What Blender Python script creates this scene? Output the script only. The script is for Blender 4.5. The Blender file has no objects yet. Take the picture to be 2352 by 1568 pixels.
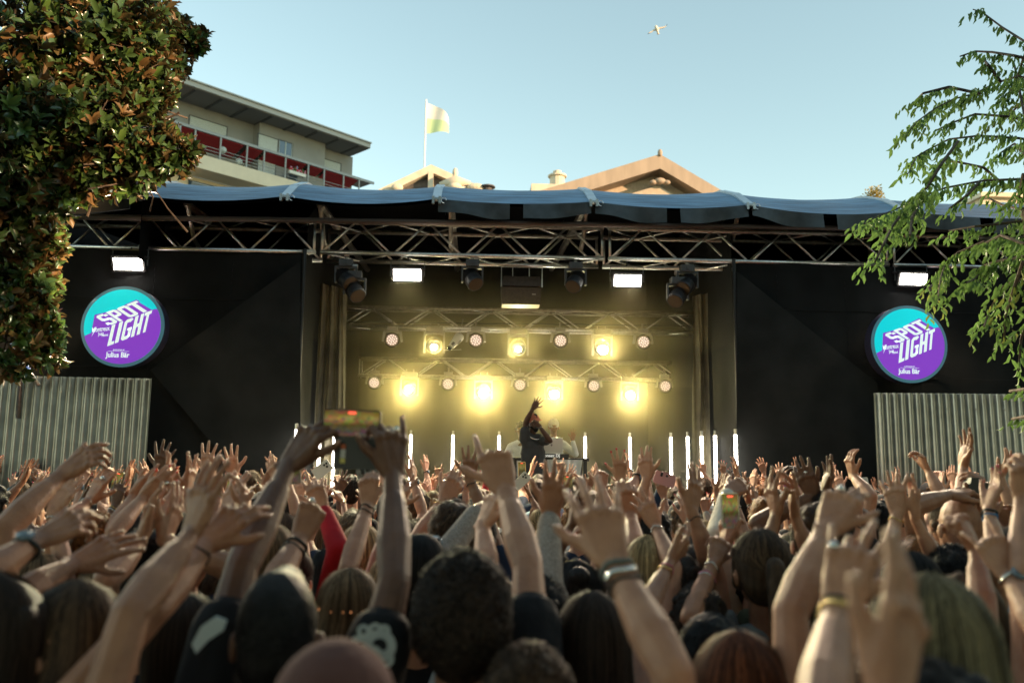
import bpy, math, random
import numpy as np
from mathutils import Vector, Matrix
random.seed(7); RNG = np.random.default_rng(7)
scene = bpy.context.scene
COL = scene.collection
R = math.radians
V = Vector
# ------------------------------------------------------------------ camera
CAM = V((0.0, 0.0, 2.05))
yaw, pitch, roll = R(2.8), R(7.66), R(0.6)
fw = V((math.sin(yaw)*math.cos(pitch), math.cos(yaw)*math.cos(pitch), math.sin(pitch)))
rt = fw.cross(V((0, 0, 1))).normalized()
up = rt.cross(fw).normalized()
rt2 = rt*math.cos(roll) + up*math.sin(roll)
up2 = -rt*math.sin(roll) + up*math.cos(roll)
cd = bpy.data.cameras.new('camera'); cam = bpy.data.objects.new('camera', cd); COL.objects.link(cam)
M = Matrix((rt2, up2, -fw)).transposed().to_4x4(); M.translation = CAM
cam.matrix_world = M
cd.sensor_width = 36.0; cd.lens = 28.0; cd.clip_start = 0.05; cd.clip_end = 2000
cd.dof.use_dof = True; cd.dof.focus_distance = 7.0; cd.dof.aperture_fstop = 2.1
scene.camera = cam
FP = 2352*28.0/36.0
def ray(x, y): return fw + rt2*((x-1176)/FP) + up2*((784-y)/FP)
def P(x, y, d): return CAM + ray(x, y)*d             # a point seen at (x, y) at depth d
def PY(x, y, Y): r = ray(x, y); return CAM + r*(Y/r.y)  # the same, on the plane Y
# ------------------------------------------------------------------ sky, sun, exposure
SMOKE = 0.085
SUN_EL, SUN_AZ = R(13), V((0.85, -0.50, 0)).normalized()
world = bpy.data.worlds.new('World'); scene.world = world; world.use_nodes = True
wn = world.node_tree.nodes; wl = world.node_tree.links
for n in list(wn): wn.remove(n)
wo = wn.new('ShaderNodeOutputWorld'); bg = wn.new('ShaderNodeBackground'); sk = wn.new('ShaderNodeTexSky')
sk.sky_type = 'NISHITA'; sk.sun_disc = False; sk.sun_elevation = SUN_EL
sk.sun_rotation = math.atan2(SUN_AZ.x, SUN_AZ.y); sk.altitude = 400; sk.air_density = 1.0; sk.dust_density = 0.0; sk.ozone_density = 1.0
hs = wn.new('ShaderNodeMix'); hs.data_type = 'RGBA'; hs.blend_type = 'MULTIPLY'; hs.inputs[0].default_value = 1.0
hs.inputs[7].default_value = (1.40, 1.385, 1.085, 1)
gm = wn.new('ShaderNodeGamma'); gm.inputs[1].default_value = 0.8
wl.new(sk.outputs[0], gm.inputs[0]); wl.new(gm.outputs[0], hs.inputs[6]); wl.new(hs.outputs[2], bg.inputs[0]); wl.new(bg.outputs[0], wo.inputs[0])
bg.inputs[1].default_value = 0.15
sl = bpy.data.lights.new('sun', 'SUN'); so = bpy.data.objects.new('sun', sl); COL.objects.link(so)
sl.energy = 4.0; sl.angle = R(0.53); sl.color = (1.0, 0.66, 0.38)
sd = V((SUN_AZ.x*math.cos(SUN_EL), SUN_AZ.y*math.cos(SUN_EL), math.sin(SUN_EL)))
so.rotation_euler = sd.to_track_quat('Z', 'Y').to_euler()
scene.view_settings.view_transform = 'Standard'; scene.view_settings.look = 'None'
scene.view_settings.exposure = 1.2; scene.view_settings.gamma = 1.0
cy = scene.cycles
cy.use_denoising = True; cy.max_bounces = 6; cy.diffuse_bounces = 3; cy.glossy_bounces = 3; cy.transmission_bounces = 4
cy.volume_bounces = 1; cy.transparent_max_bounces = 16; cy.sample_clamp_indirect = 4.0; cy.sample_clamp_direct = 0
cy.volume_step_rate = 4.0; cy.volume_max_steps = 64; cy.caustics_reflective = False; cy.caustics_refractive = False
# ------------------------------------------------------------------ helpers
def tag(o, label=None, cat=None, group=None, kind=None):
    if label: o['label'] = label
    if cat: o['category'] = cat
    if group: o['group'] = group
    if kind: o['kind'] = kind
    return o
def empty(name, loc, label, cat, group=None):
    o = bpy.data.objects.new(name, None); COL.objects.link(o); o.location = loc; o.empty_display_size = .1
    return tag(o, label, cat, group)
ORG = {}
def org(p): return ORG[p.name] if p.name in ORG else p.location.copy()
def attach(name, me, parent):      # a mesh given in world coordinates becomes a child in its parent's space
    o = bpy.data.objects.new(name, me); COL.objects.link(o)
    if parent is not None:
        g = org(parent); me.transform(Matrix.Translation(-g)); o.parent = parent; ORG[o.name] = g
    return o
class MB:
    def __init__(s): s.v = []; s.f = []; s.m = []; s.n = 0
    def add(s, vs, fs, mi=0):
        vs = np.asarray(vs, float).reshape(-1, 3); s.v.append(vs)
        s.f += [tuple(i+s.n for i in f) for f in fs]; s.m += [mi]*len(fs); s.n += len(vs); return s
    def box(s, c, size, rot=None, mi=0):
        c = V(c); h = [k/2 for k in size]; vs = []
        for z in (-1, 1):
            for y in (-1, 1):
                for x in (-1, 1):
                    p = V((x*h[0], y*h[1], z*h[2]))
                    if rot is not None: p = rot @ p
                    vs.append(tuple(c+p))
        return s.add(vs, [(0, 2, 3, 1), (4, 5, 7, 6), (0, 1, 5, 4), (2, 6, 7, 3), (0, 4, 6, 2), (1, 3, 7, 5)], mi)
    def box2(s, a, b, mi=0):
        return s.box([(a[i]+b[i])/2 for i in range(3)], [abs(b[i]-a[i]) for i in range(3)], None, mi)
    def tube(s, pts, r, n=8, mi=0, cap=True):
        pts = [V(p) for p in pts]; rs = r if isinstance(r, (list, tuple)) else [r]*len(pts)
        vs = []; fs = []; ref = None
        for i, p in enumerate(pts):
            t = (pts[min(i+1, len(pts)-1)]-pts[max(i-1, 0)]).normalized()
            if ref is None: ref = t.orthogonal().normalized()
            a = (ref - t*ref.dot(t)).normalized(); ref = a; b = t.cross(a)
            for k in range(n):
                q = 2*math.pi*k/n; vs.append(tuple(p+(a*math.cos(q)+b*math.sin(q))*rs[i]))
        for i in range(len(pts)-1):
            for k in range(n): fs.append((i*n+k, i*n+(k+1) % n, (i+1)*n+(k+1) % n, (i+1)*n+k))
        if cap: fs.append(tuple(range(n-1, -1, -1))); fs.append(tuple((len(pts)-1)*n+k for k in range(n)))
        return s.add(vs, fs, mi)
    def quad(s, a, b, c, d, mi=0): return s.add([tuple(a), tuple(b), tuple(c), tuple(d)], [(0, 1, 2, 3)], mi)
    def poly(s, pts, mi=0): return s.add([tuple(p) for p in pts], [tuple(range(len(pts)))], mi)
    def prism(s, pts, off, mi=0):
        n = len(pts); off = V(off); a = [V(p) for p in pts]; vs = [tuple(p) for p in a]+[tuple(p+off) for p in a]
        return s.add(vs, [tuple(range(n))[::-1], tuple(range(n, 2*n))]+[(i, (i+1) % n, n+(i+1) % n, n+i) for i in range(n)], mi)
    def ell(s, c, r, ax=None, nu=14, nv=9, mi=0):
        c = V(c); ax = ax or (V((1, 0, 0)), V((0, 1, 0)), V((0, 0, 1))); vs = [tuple(c+ax[2]*r[2])]; fs = []
        for i in range(1, nv):
            th = math.pi*i/nv
            for k in range(nu):
                q = 2*math.pi*k/nu
                vs.append(tuple(c+ax[0]*(r[0]*math.sin(th)*math.cos(q))+ax[1]*(r[1]*math.sin(th)*math.sin(q))+ax[2]*(r[2]*math.cos(th))))
        vs.append(tuple(c-ax[2]*r[2])); L = len(vs)-1
        for k in range(nu):
            fs.append((0, 1+k, 1+(k+1) % nu)); fs.append((L, L-nu+(k+1) % nu, L-nu+k))
            for i in range(nv-2):
                a = 1+i*nu; fs.append((a+k, a+nu+k, a+nu+(k+1) % nu, a+(k+1) % nu))
        return s.add(vs, fs, mi)
    def grid(s, fn, nu, nv, mi=0):
        vs = [tuple(fn(i/nu, j/nv)) for j in range(nv+1) for i in range(nu+1)]
        return s.add(vs, [(j*(nu+1)+i, j*(nu+1)+i+1, (j+1)*(nu+1)+i+1, (j+1)*(nu+1)+i) for j in range(nv) for i in range(nu)], mi)
    def build(s, name, mats, parent=None, smooth=False):
        me = bpy.data.meshes.new(name)
        me.from_pydata(np.concatenate(s.v).tolist(), [], s.f)
        for m in (mats if isinstance(mats, (list, tuple)) else [mats]): me.materials.append(m)
        if any(s.m): me.polygons.foreach_set('material_index', s.m)
        if smooth: me.polygons.foreach_set('use_smooth', [True]*len(s.f))
        me.update()
        return attach(name, me, parent)
def mat(name, c, rough=.6, metal=0., var=0., scale=8., bump=0., bscale=60., c2=None, coat=0., sub=0., emis=None, es=0., stretch=None, sheen=0., trans=0., spec=.5):
    m = bpy.data.materials.new(name); m.use_nodes = True; nt = m.node_tree; N = nt.nodes; L = nt.links; b = N['Principled BSDF']
    b.inputs['Base Color'].default_value = (*c, 1); b.inputs['Roughness'].default_value = rough; b.inputs['Metallic'].default_value = metal
    b.inputs['Specular IOR Level'].default_value = spec
    if coat: b.inputs['Coat Weight'].default_value = coat
    if sheen: b.inputs['Sheen Weight'].default_value = sheen
    if sub:
        b.inputs['Subsurface Weight'].default_value = sub; b.inputs['Subsurface Radius'].default_value = (1, .35, .2); b.inputs['Subsurface Scale'].default_value = .012
    if emis: b.inputs['Emission Color'].default_value = (*emis, 1); b.inputs['Emission Strength'].default_value = es
    if trans: b.inputs['Transmission Weight'].default_value = trans
    tc = None
    if var or c2 or bump:
        tc = N.new('ShaderNodeTexCoord'); mp = N.new('ShaderNodeMapping'); L.new(tc.outputs['Object'], mp.inputs[0])
        if stretch: mp.inputs['Scale'].default_value = stretch
    if var or c2:
        no = N.new('ShaderNodeTexNoise'); no.inputs['Scale'].default_value = scale; no.inputs['Detail'].default_value = 5; L.new(mp.outputs[0], no.inputs[0])
        cr = N.new('ShaderNodeValToRGB'); L.new(no.outputs[0], cr.inputs[0]); e = cr.color_ramp.elements
        e[0].position = .35; e[1].position = .65
        e[0].color = (*[k*(1-var) for k in c], 1); e[1].color = (*(c2 if c2 else [min(1, k*(1+var)) for k in c]), 1)
        L.new(cr.outputs[0], b.inputs['Base Color'])
    if bump:
        n2 = N.new('ShaderNodeTexNoise'); n2.inputs['Scale'].default_value = bscale; n2.inputs['Detail'].default_value = 4; L.new(mp.outputs[0], n2.inputs[0])
        bp = N.new('ShaderNodeBump'); bp.inputs['Strength'].default_value = bump; bp.inputs['Distance'].default_value = .01; L.new(n2.outputs[0], bp.inputs['Height']); L.new(bp.outputs[0], b.inputs['Normal'])
    return m
def emat(name, c, s):
    m = bpy.data.materials.new(name); m.use_nodes = True; b = m.node_tree.nodes['Principled BSDF']
    b.inputs['Base Color'].default_value = (.02, .02, .02, 1); b.inputs['Emission Color'].default_value = (*c, 1); b.inputs['Emission Strength'].default_value = s
    return m
def copy_tree(o, parent=None, **k):
    c = o.copy(); COL.objects.link(c)
    if parent is not None: c.parent = parent
    for ch in o.children: copy_tree(ch, c)
    return c
def textmesh(s, size, name, m, parent, xf, bold=0.0, extrude=0.0):
    cu = bpy.data.curves.new('t', 'FONT'); cu.body = s; cu.size = size; cu.align_x = 'CENTER'; cu.align_y = 'CENTER'; cu.offset = bold; cu.extrude = extrude; cu.resolution_u = 4
    o = bpy.data.objects.new('t', cu); COL.objects.link(o); dg = bpy.context.evaluated_depsgraph_get()
    me = bpy.data.meshes.new_from_object(o.evaluated_get(dg)); bpy.data.objects.remove(o)
    me.transform(xf); me.name = name; me.materials.clear(); me.materials.append(m)
    return attach(name, me, parent)
# ------------------------------------------------------------------ shared materials
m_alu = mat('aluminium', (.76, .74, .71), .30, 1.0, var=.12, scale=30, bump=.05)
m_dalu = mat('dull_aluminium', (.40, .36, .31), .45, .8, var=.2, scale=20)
m_black = mat('black_scrim_cloth', (.014, .0145, .014), .95, var=.35, scale=1.2, bump=.5, bscale=300, spec=.15)
m_black2 = mat('black_scrim_double', (.022, .023, .022), .95, var=.25, scale=2, bump=.5, bscale=300, spec=.15)
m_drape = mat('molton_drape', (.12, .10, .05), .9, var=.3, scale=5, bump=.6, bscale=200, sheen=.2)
m_ink = mat('black_plastic', (.012, .012, .013), .45)
m_grey = mat('grey_fixture', (.16, .16, .16), .4, .3)
m_tarp = mat('blue_tarp', (.10, .20, .31), .45, var=.4, scale=4, bump=.8, bscale=7, stretch=(.5, 1.2, 9))
m_under = mat('black_roof_lining', (.006, .006, .006), .9, spec=.1)
m_val = mat('grey_valance', (.045, .055, .06), .5, var=.3, scale=6, bump=.6, bscale=10)
m_stage = mat('stage_deck', (.02, .02, .02), .5, var=.3)
# ------------------------------------------------------------------ ground
g = MB(); g.grid(lambda u, v: (-300+600*u, -200+700*v, 0), 8, 8)
tag(g.build('ground', mat('asphalt', (.05, .05, .052), .9, var=.3, scale=3, bump=.4, bscale=90)), 'dark trampled asphalt ground under the crowd', kind='structure')
# ------------------------------------------------------------------ stage shell
SY = 10.0
XL, XR = PY(693, 760, SY).x, PY(1688, 760, SY).x
ZT = PY(1176, 584, SY).z
XOL, XOR = PY(10, 600, SY).x, PY(2480, 640, SY).x
ZS = 0.85; YB = 15.2; ZR = 5.75
st = empty('stage_platform', (0, 10, 0), 'black stage platform of deck and front skirt beneath the performers', 'stage')
MB().box2((XL-.6, SY+.05, ZS-.12), (XR+.6, YB+.2, ZS)).build('deck', m_stage, st)
MB().box2((XL-.6, SY+.0, 0), (XR+.6, SY+.045, ZS-.125)).build('skirt', m_black, st)
def cloth(fn, nu, nv, name, m, parent): return MB().grid(fn, nu, nv).build(name, m, parent, True)
def wavy(x, z): return .022*math.sin(x*9+2.2*math.sin(z*1.1))*max(0, z-1.6)*.25+.018*math.sin(x*2.1+.6*z)+.010*math.sin(x*5.3-z*1.3)+.006*math.sin(x*13+z*.7)
for side, x0, x1 in (('left', XOL, XL), ('right', XR, XOR)):
    w = empty('scrim_wall', ((x0+x1)/2, SY, 0), 'tall black cloth wall on the %s of the stage opening, round sign hung on it' % side, 'stage wall', 'black cloth walls beside the stage')
    cloth(lambda u, v: (x0+(x1-x0)*u, SY+wavy(x0+(x1-x0)*u, v*4), .0+(ZT-.05)*v), 90, 40, 'front_cloth', m_black, w)
    xe = x1 if side == 'left' else x0; sg = 1 if side == 'left' else -1
    cloth(lambda u, v: (xe+sg*wavy(u*5, v*3)*.5, SY+.02+(YB-SY)*u, min(ZR, 4.95+.6*min(u*5, 1))*v), 40, 10, 'side_cloth', m_black, w)
    # second layer of cloth, cut on the slant
    if side == 'left': tri = [PY(690, 600, SY-.06), PY(690, 1080, SY-.06), PY(540, 1080, SY-.06), PY(345, 850, SY-.06), PY(360, 838, SY-.06)]
    else: tri = [PY(1692, 622, SY-.06), PY(1692, 1120, SY-.06), PY(2010, 1120, SY-.06), PY(2016, 880, SY-.06)]
    MB().poly(tri if side == 'left' else tri[::-1]).build('overlay_cloth', m_black2, w)
    pole = MB(); pole.tube([(xe, SY-.03, 0), (xe, SY-.03, ZT)], .025); pole.build('corner_post', m_ink, w)
    for zz in (PY(1176, 700, SY).z, PY(1176, 855, SY).z):
        q = MB(); q.tube([(x0+(x1-x0)*(.03+.94*j/40), SY-.012+wavy(x0+(x1-x0)*(.03+.94*j/40), zz), zz+.006*math.sin(j)) for j in range(41)], .004, 4); q.build('horizontal_seam', m_black2, w)
    # stitched seams of the cloth
    for px in ((345, 525) if side == 'left' else (1788, 1945)):
        X = PY(px, 800, SY).x; q = MB()
        for k in range(46):
            z = .8+k*.078; q.box((X+random.uniform(-.008, .008), SY-.045, z), (.012, .01, .035))
        q.build('seam', mat('seam_thread', (.004, .004, .004), 1), w)
sh = empty('stage_back_drape', (0, YB, 0), 'black cloth back wall of the stage behind the smoke', 'drape')
cloth(lambda u, v: (XL-.7+(XR-XL+1.4)*u, YB+.03*math.sin(u*60), ZR*v), 120, 4, 'cloth', m_black, sh)
for side, x in (('left', XOL), ('right', XOR)):
    o = empty('roof_side_cloth', (x, 12, 4), 'black cloth closing the %s end of the stage roof space' % side, 'drape', 'black cloths closing the roof space')
    MB().poly([(x, SY+.1, 0), (x, YB, 0), (x, YB, ZR), (x, SY+.9, ZR-.25), (x, SY+.1, 5.0)]).build('cloth', m_under, o)
bk = empty('roof_back_cloth', (0, YB, 4), 'black cloth closing the back of the side wings above the walls', 'drape', 'black cloths closing the roof space')
MB().quad((XOL, YB+.2, 0), (XOR, YB+.2, 0), (XOR, YB+.2, ZR), (XOL, YB+.2, ZR)).build('cloth', m_under, bk)
# ------------------------------------------------------------------ roof canopy
RF = 9.6
ribs = [(318, 448), (655, 450), (1003, 456), (1363, 463), (1722, 470), (2080, 484), (2440, 500)]
rx = [PY(a, b, RF) for a, b in ribs]
prof = [(0, 0), (.5, .30), (1.05, .52), (2.0, .70), (3.4, .76), (6.0, .55)]
def pz(y):
    for (a, b), (c, d) in zip(prof, prof[1:]):
        if y <= c: return b+(d-b)*(y-a)/(c-a)
    return prof[-1][1]
rf = empty('stage_roof', (rx[2].x, RF, rx[2].z), 'arched blue tarpaulin roof over the stage in sagging bays between aluminium ribs', 'stage roof')
def roofpt(i, u, y, dz=0):
    a, b = rx[i], rx[i+1]; z0 = a.z+(b.z-a.z)*u
    return (a.x+(b.x-a.x)*u, RF+y, z0+pz(y)-(.065+.02*math.sin(i*2.1))*4*u*(1-u)*(1-.12*min(y, 3))+.012*math.sin(u*9+i)*math.sin(y*3)+dz)
for i in range(6):
    MB().grid(lambda u, v: roofpt(i, u, 6.0*v**1.6), 24, 26).build('tarpaulin_bay', m_tarp, rf, True)
    MB().grid(lambda u, v: roofpt(i, u, .02+5.9*v, -.05), 12, 12).build('lining', m_under, rf, True)
for i, p in enumerate(rx):
    q = MB()
    for (a, b), (c, d) in zip(prof[:4], prof[1:5]):
        for sx in (-.035, .035): q.box2((p.x+sx-.012, RF+a, p.z+b-.02), (p.x+sx+.012, RF+a+.01, p.z+b+.02))
        q.add([(p.x-.055, RF+a, p.z+b+.015), (p.x+.055, RF+a, p.z+b+.015), (p.x+.055, RF+c, p.z+d+.015), (p.x-.055, RF+c, p.z+d+.015),
               (p.x-.055, RF+a, p.z+b-.04), (p.x+.055, RF+a, p.z+b-.04), (p.x+.055, RF+c, p.z+d-.04), (p.x-.055, RF+c, p.z+d-.04)],
              [(0, 1, 2, 3), (7, 6, 5, 4), (0, 4, 5, 1), (2, 6, 7, 3), (1, 5, 6, 2), (0, 3, 7, 4)])
    rb = q.build('rib', mat('rib_aluminium', (.55, .62, .66), .35, .6, var=.1), rf)
    e = MB(); e.box((p.x-.04, RF-.03, p.z-.03), (.03, .05, .09)); e.box((p.x+.04, RF-.03, p.z-.03), (.03, .05, .09)); e.box((p.x, RF-.03, p.z-.02), (.05, .05, .02))
    e.tube([(p.x+.09+.03*math.cos(t), RF-.03, p.z-.03+.035*math.sin(t)) for t in [k*.7 for k in range(8)]], .005, 5)
    e.build('end_clamp', m_alu, rf)
for i in range(2, 6):   # grey valance hanging from the front edge, cut away in the middle of each bay
    for u0, u1 in ((.01, .465), (.55, .985)):
        def vf(u, v):
            uu = u0+(u1-u0)*u; p = roofpt(i, uu, 0); hgt = .15+.045*math.sin(math.pi*uu)+.01*math.sin(uu*17+i)
            return (p[0], RF-.012+.03*v*math.sin(uu*14+i), p[2]-.005-hgt*v)
        MB().grid(vf, 16, 5).build('valance', m_val, rf, True)
aw = empty('side_awning', (PY(200, 470, 9.5).x, 9.5, 4.5), 'plain black cloth awning edge at the left end of the stage roof', 'awning')
A = [PY(x, y, 9.5) for x, y in ((20, 452), (120, 456), (230, 450), (300, 442), (296, 478), (200, 490), (150, 493), (60, 497), (20, 500))]
MB().prism(A, (0, .04, 0)).build('front_edge', m_black2, aw)
MB().poly([A[0]+V((0, .05, 0)), A[3]+V((0, .05, 0)), A[3]+V((.1, 4, .4)), A[0]+V((0, 4, .4))]).build('awning_top', m_black, aw)
bm = empty('roof_beam', (0, 9.75, 4), 'long brown round beam under the front edge of the roof', 'beam')
b0, b1 = PY(140, 498, 9.75), PY(2350, 530, 9.75)
MB().tube([b0, b1], .035, 12).build('tube', mat('brown_beam', (.10, .07, .055), .5, .4), bm, True)
for k, (x, dx) in enumerate(((430, 60), (735, 45), (1035, 25), (1348, -5), (1700, -40), (2080, -70))):
    o = empty('rafter', PY(x, 500, 9.9), 'dark rafter under the blue roof, number %s from the left' % ('one', 'two', 'three', 'four', 'five', 'six')[k], 'rafter', 'rafters under the stage roof')
    p = PY(x, 470, 9.9); MB().tube([p, (p.x, 14.5, p.z+.2)], .05, 6).build('tube', m_dalu, o)
    MB().tube([p, (p.x+.0, 10.2, p.z-.35), (p.x, 10.5, p.z-.45)], .03, 6).build('strut', m_dalu, o)
for nm, i in (('left', 0), ('right', 6)):
    x = rx[i].x+(.01 if i == 0 else -.01); o = empty('roof_end_cloth', (x, 12, 5), 'black cloth hung in the %s end of the tarpaulin roof' % nm, 'drape', 'black cloths at the roof ends')
    MB().poly([(x, RF+.1, 4.3)]+[(x, RF+y, rx[i].z+pz(y)-.03) for y in (.1, .5, 1.05, 2, 3.4, 5.9)]+[(x, RF+5.9, 4.3)]).build('cloth', m_under, o)
# ------------------------------------------------------------------ trusses
def truss(name, x0, x1, y, zb, w, h, rc, n, label, m=m_alu, endv=True, group='box truss sections'):
    t = empty(name, ((x0+x1)/2, y, zb), label, 'truss', group)
    z0, z1 = zb, zb+h
    zz = lambda x: 0
    for (yy, z) in ((y, z0), (y, z1), (y+w, z0), (y+w, z1)):
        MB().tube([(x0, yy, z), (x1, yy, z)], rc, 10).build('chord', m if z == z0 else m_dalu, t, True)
    L = (x1-x0)/n
    for face in range(4):
        q = MB()
        for k in range(n):
            a, b, c = x0+k*L, x0+(k+.5)*L, x0+(k+1)*L
            if face < 2:
                yy = (y, y+w)[face]; A0, B0 = ((z0, z1), (z0+0, z1))[face]; off = 0 if face == 0 else L/2*0
                q.tube([(a+.02, yy, z0), (b-.02, yy, z1)], rc*.5, 6); q.tube([(b+.02, yy, z1), (c-.02, yy, z0)], rc*.5, 6)
            else:
                z = (z0, z1)[face-2]
                q.tube([(a, y, z), (b, y+w, z)], rc*.45, 6); q.tube([(b, y+w, z), (c, y, z)], rc*.45, 6)
        if face < 2 and endv:
            for x in (x0+.02, x1-.02): q.tube([(x, (y, y+w)[face], z0), (x, (y, y+w)[face], z1)], rc*.6, 6)
        q.build('lattice', m, t, True)
    return t
ft = [PY(p, 580, SY).x for p in (88, 730, 1392, 2045, 2480)]
names = ('far left', 'centre left', 'centre right', 'far right')
zb0 = PY(738, 581, SY).z; zb1 = PY(1990, 605, SY).z
for i in range(4):
    n = (4, 4, 4, 3)[i]
    truss('truss', ft[i]+.03, ft[i+1]-.03, SY, (zb0+zb1)/2, .46, .40, .030, n, 'silver box truss section across the stage front, %s of four' % names[i])
def inner(xa, ya, xb, yb, Y, label):
    p, q = PY(xa, ya, Y), PY(xb, yb, Y)
    return truss('inner_truss', p.x, q.x, Y, (p.z+q.z)/2-.30, .29, .29, .026, 6, label, group='trusses inside the stage'), p.x, q.x, (p.z+q.z)/2
_, ix0, ix1, iz1 = inner(780, 702, 1610, 718, 11.9, 'silver truss inside the stage carrying the upper lamp row')
_, jx0, jx1, iz2 = inner(824, 820, 1565, 832, 13.3, 'thin silver truss deeper in the stage carrying the lower lamp row')
# ------------------------------------------------------------------ lamps
m_led = emat('led_white', (1, .80, .66), .62)
m_flood = emat('flood_white', (1, .93, .80), 16)
m_beam = emat('beam_lens', (1, .96, .70), 60)
m_grey2 = mat('dark_grey_fixture', (.07, .07, .07), .5)
m_yoke = mat('light_grey_yoke', (.42, .40, .36), .45, .2)
def lamp(parent, loc, kind, energy, color, size=.05, aim=None, angle=60, blend=.5):
    l = bpy.data.lights.new(parent.name+'_light', kind); l.energy = energy; l.color = color
    if kind == 'AREA': l.size = size
    else: l.shadow_soft_size = size
    if kind == 'SPOT': l.spot_size = R(angle); l.spot_blend = blend
    o = bpy.data.objects.new('lamp_light', l); COL.objects.link(o); o.location = loc
    if aim is not None: o.rotation_euler = (V(aim)).to_track_quat('-Z', 'Y').to_euler()
    o.parent = parent; o.location = V(loc)-org(parent)
    return o
# floodlights on the front truss
fl = [(293, 607, 'beside the left wall above the left round sign', (1, .82, .55), 30), (935, 632, 'above the left half of the stage opening', (1, .90, .55), 60),
      (1442, 645, 'above the right half of the stage opening', (1, .78, .58), 45), (2099, 642, 'by the hanging leaves above the right round sign', (1, .82, .58), 30)]
for x, y, where, colr, en in fl:
    p = PY(x, y, SY-.12 if x < 400 or x > 2000 else SY+.02); t = empty('floodlight', p, 'lit white floodlight on the truss '+where, 'floodlight', 'white panel floodlights on the front truss')
    rot = Matrix.Rotation(R(24), 3, 'X')
    MB().box(p+V((0, .05, .02)), (.40, .07, .20), rot).box(p+V((0, .07, .10)), (.44, .1, .03), rot).build('housing', m_ink, t)
    f = MB(); f.box(p+rot @ V((0, .012, 0)), (.345, .006, .145), rot, 0)
    for i in range(12):
        for j in range(5): f.box(p+rot @ V((-.158+.0287*i, .007, -.055+.0275*j)), (.022, .006, .021), rot, 1)
    f.build('panel', [m_flood, emat('flood_cell', (1, .95, .85), 40)], t)
    q = MB(); q.tube([p+V((-.215, .06, 0)), p+V((-.215, .06, .20)), p+V((.215, .06, .20)), p+V((.215, .06, 0))], .009, 6); q.tube([p+V((0, .06, .20)), (p.x, p.y+.08, zb0)], .012, 6)
    q.build('bracket', m_grey, t)
    lamp(t, p+V((0, -.06, -.03)), 'SPOT', en*14, colr, .15, (0, -.75, -.65), 150, .8)
# hanging moving heads, unlit
def moving_head(px, py, tilt, where):
    p = PY(px, py, SY+.02); t = empty('moving_head', p, 'dark unlit moving head under the front truss '+where, 'stage lamp', 'moving heads under the front truss')
    MB().box(p+V((0, 0, .13)), (.17, .14, .085)).box(p+V((0, -.075, .13)), (.045, .01, .04)).build('base', m_grey2, t)
    c = MB(); c.tube([p+V((0, 0, .17)), p+V((0, 0, .24))], .02, 8); c.tube([p+V((-.03, 0, .24)), p+V((.03, 0, .24))], .035, 8); c.build('clamp', m_dalu, t)
    y = MB(); y.box(p+V((-.13, -.0, -.02)), (.022, .07, .20)); y.box(p+V((.13, 0, -.02)), (.022, .07, .20)); y.box(p+V((0, 0, .075)), (.28, .08, .03)); y.build('yoke', m_grey2, t)
    a = V((math.sin(tilt), -.75, -.9)).normalized(); c0 = p+V((0, 0, -.07)); h = MB()
    h.tube([c0-a*.13, c0-a*.11, c0, c0+a*.10, c0+a*.12], [.05, .085, .105, .11, .105], 20)
    for k in range(5): h.tube([c0-a*(.09-.02*k), c0-a*(.085-.02*k)], .115, 20)
    hd = h.build('lamp_head', m_ink, t)
    MB().tube([c0+a*.121, c0+a*.124], .092, 20).build('lens', mat('amber_glass', (.10, .065, .035), .15, .2), t)
for px, py, tl, wh in ((795, 628, 1.0, 'at the left corner'), (1085, 628, .5, 'left of the loudspeaker'), (1322, 634, -.5, 'right of the loudspeaker'), (1578, 640, -1.0, 'at the right corner'),):
    moving_head(px, py, tl, wh)
moving_head(815, 655, .6, 'lower of two at left corner'); moving_head(1556, 668, -.6, 'lower of two at right corner')
# centre loudspeaker
p = PY(1197, 655, 10.45); t = empty('loudspeaker', p, 'dark brown wedge loudspeaker hung in the middle under the front truss', 'loudspeaker')
m_br = mat('brown_speaker', (.06, .045, .035), .55, var=.2, scale=30)
MB().prism([p+V((-.24, -.1, .10)), p+V((.24, -.1, .10)), p+V((.27, -.12, -.03)), p+V((-.27, -.12, -.03))], (0, .3, 0)).build('upper_cabinet', m_br, t)
MB().prism([p+V((-.27, -.09, -.045)), p+V((.27, -.09, -.045)), p+V((.25, -.05, -.27)), p+V((-.25, -.05, -.27))], (0, .3, 0)).build('lower_cabinet', m_br, t)
q = MB(); q.tube([p+V((-.27, -.13, -.05)), p+V((-.27, -.13, .22)), p+V((.27, -.13, .22)), p+V((.27, -.13, -.05))], .010, 6)
for s in (-.12, .1): q.tube([p+V((s, -.1, .10)), p+V((s, -.1, .24))], .006, 5)
q.build('flying_frame', m_alu, t)
MB().box(p+V((.16, -.155, -.15)), (.05, .004, .012)).build('badge', m_yoke, t)
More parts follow.
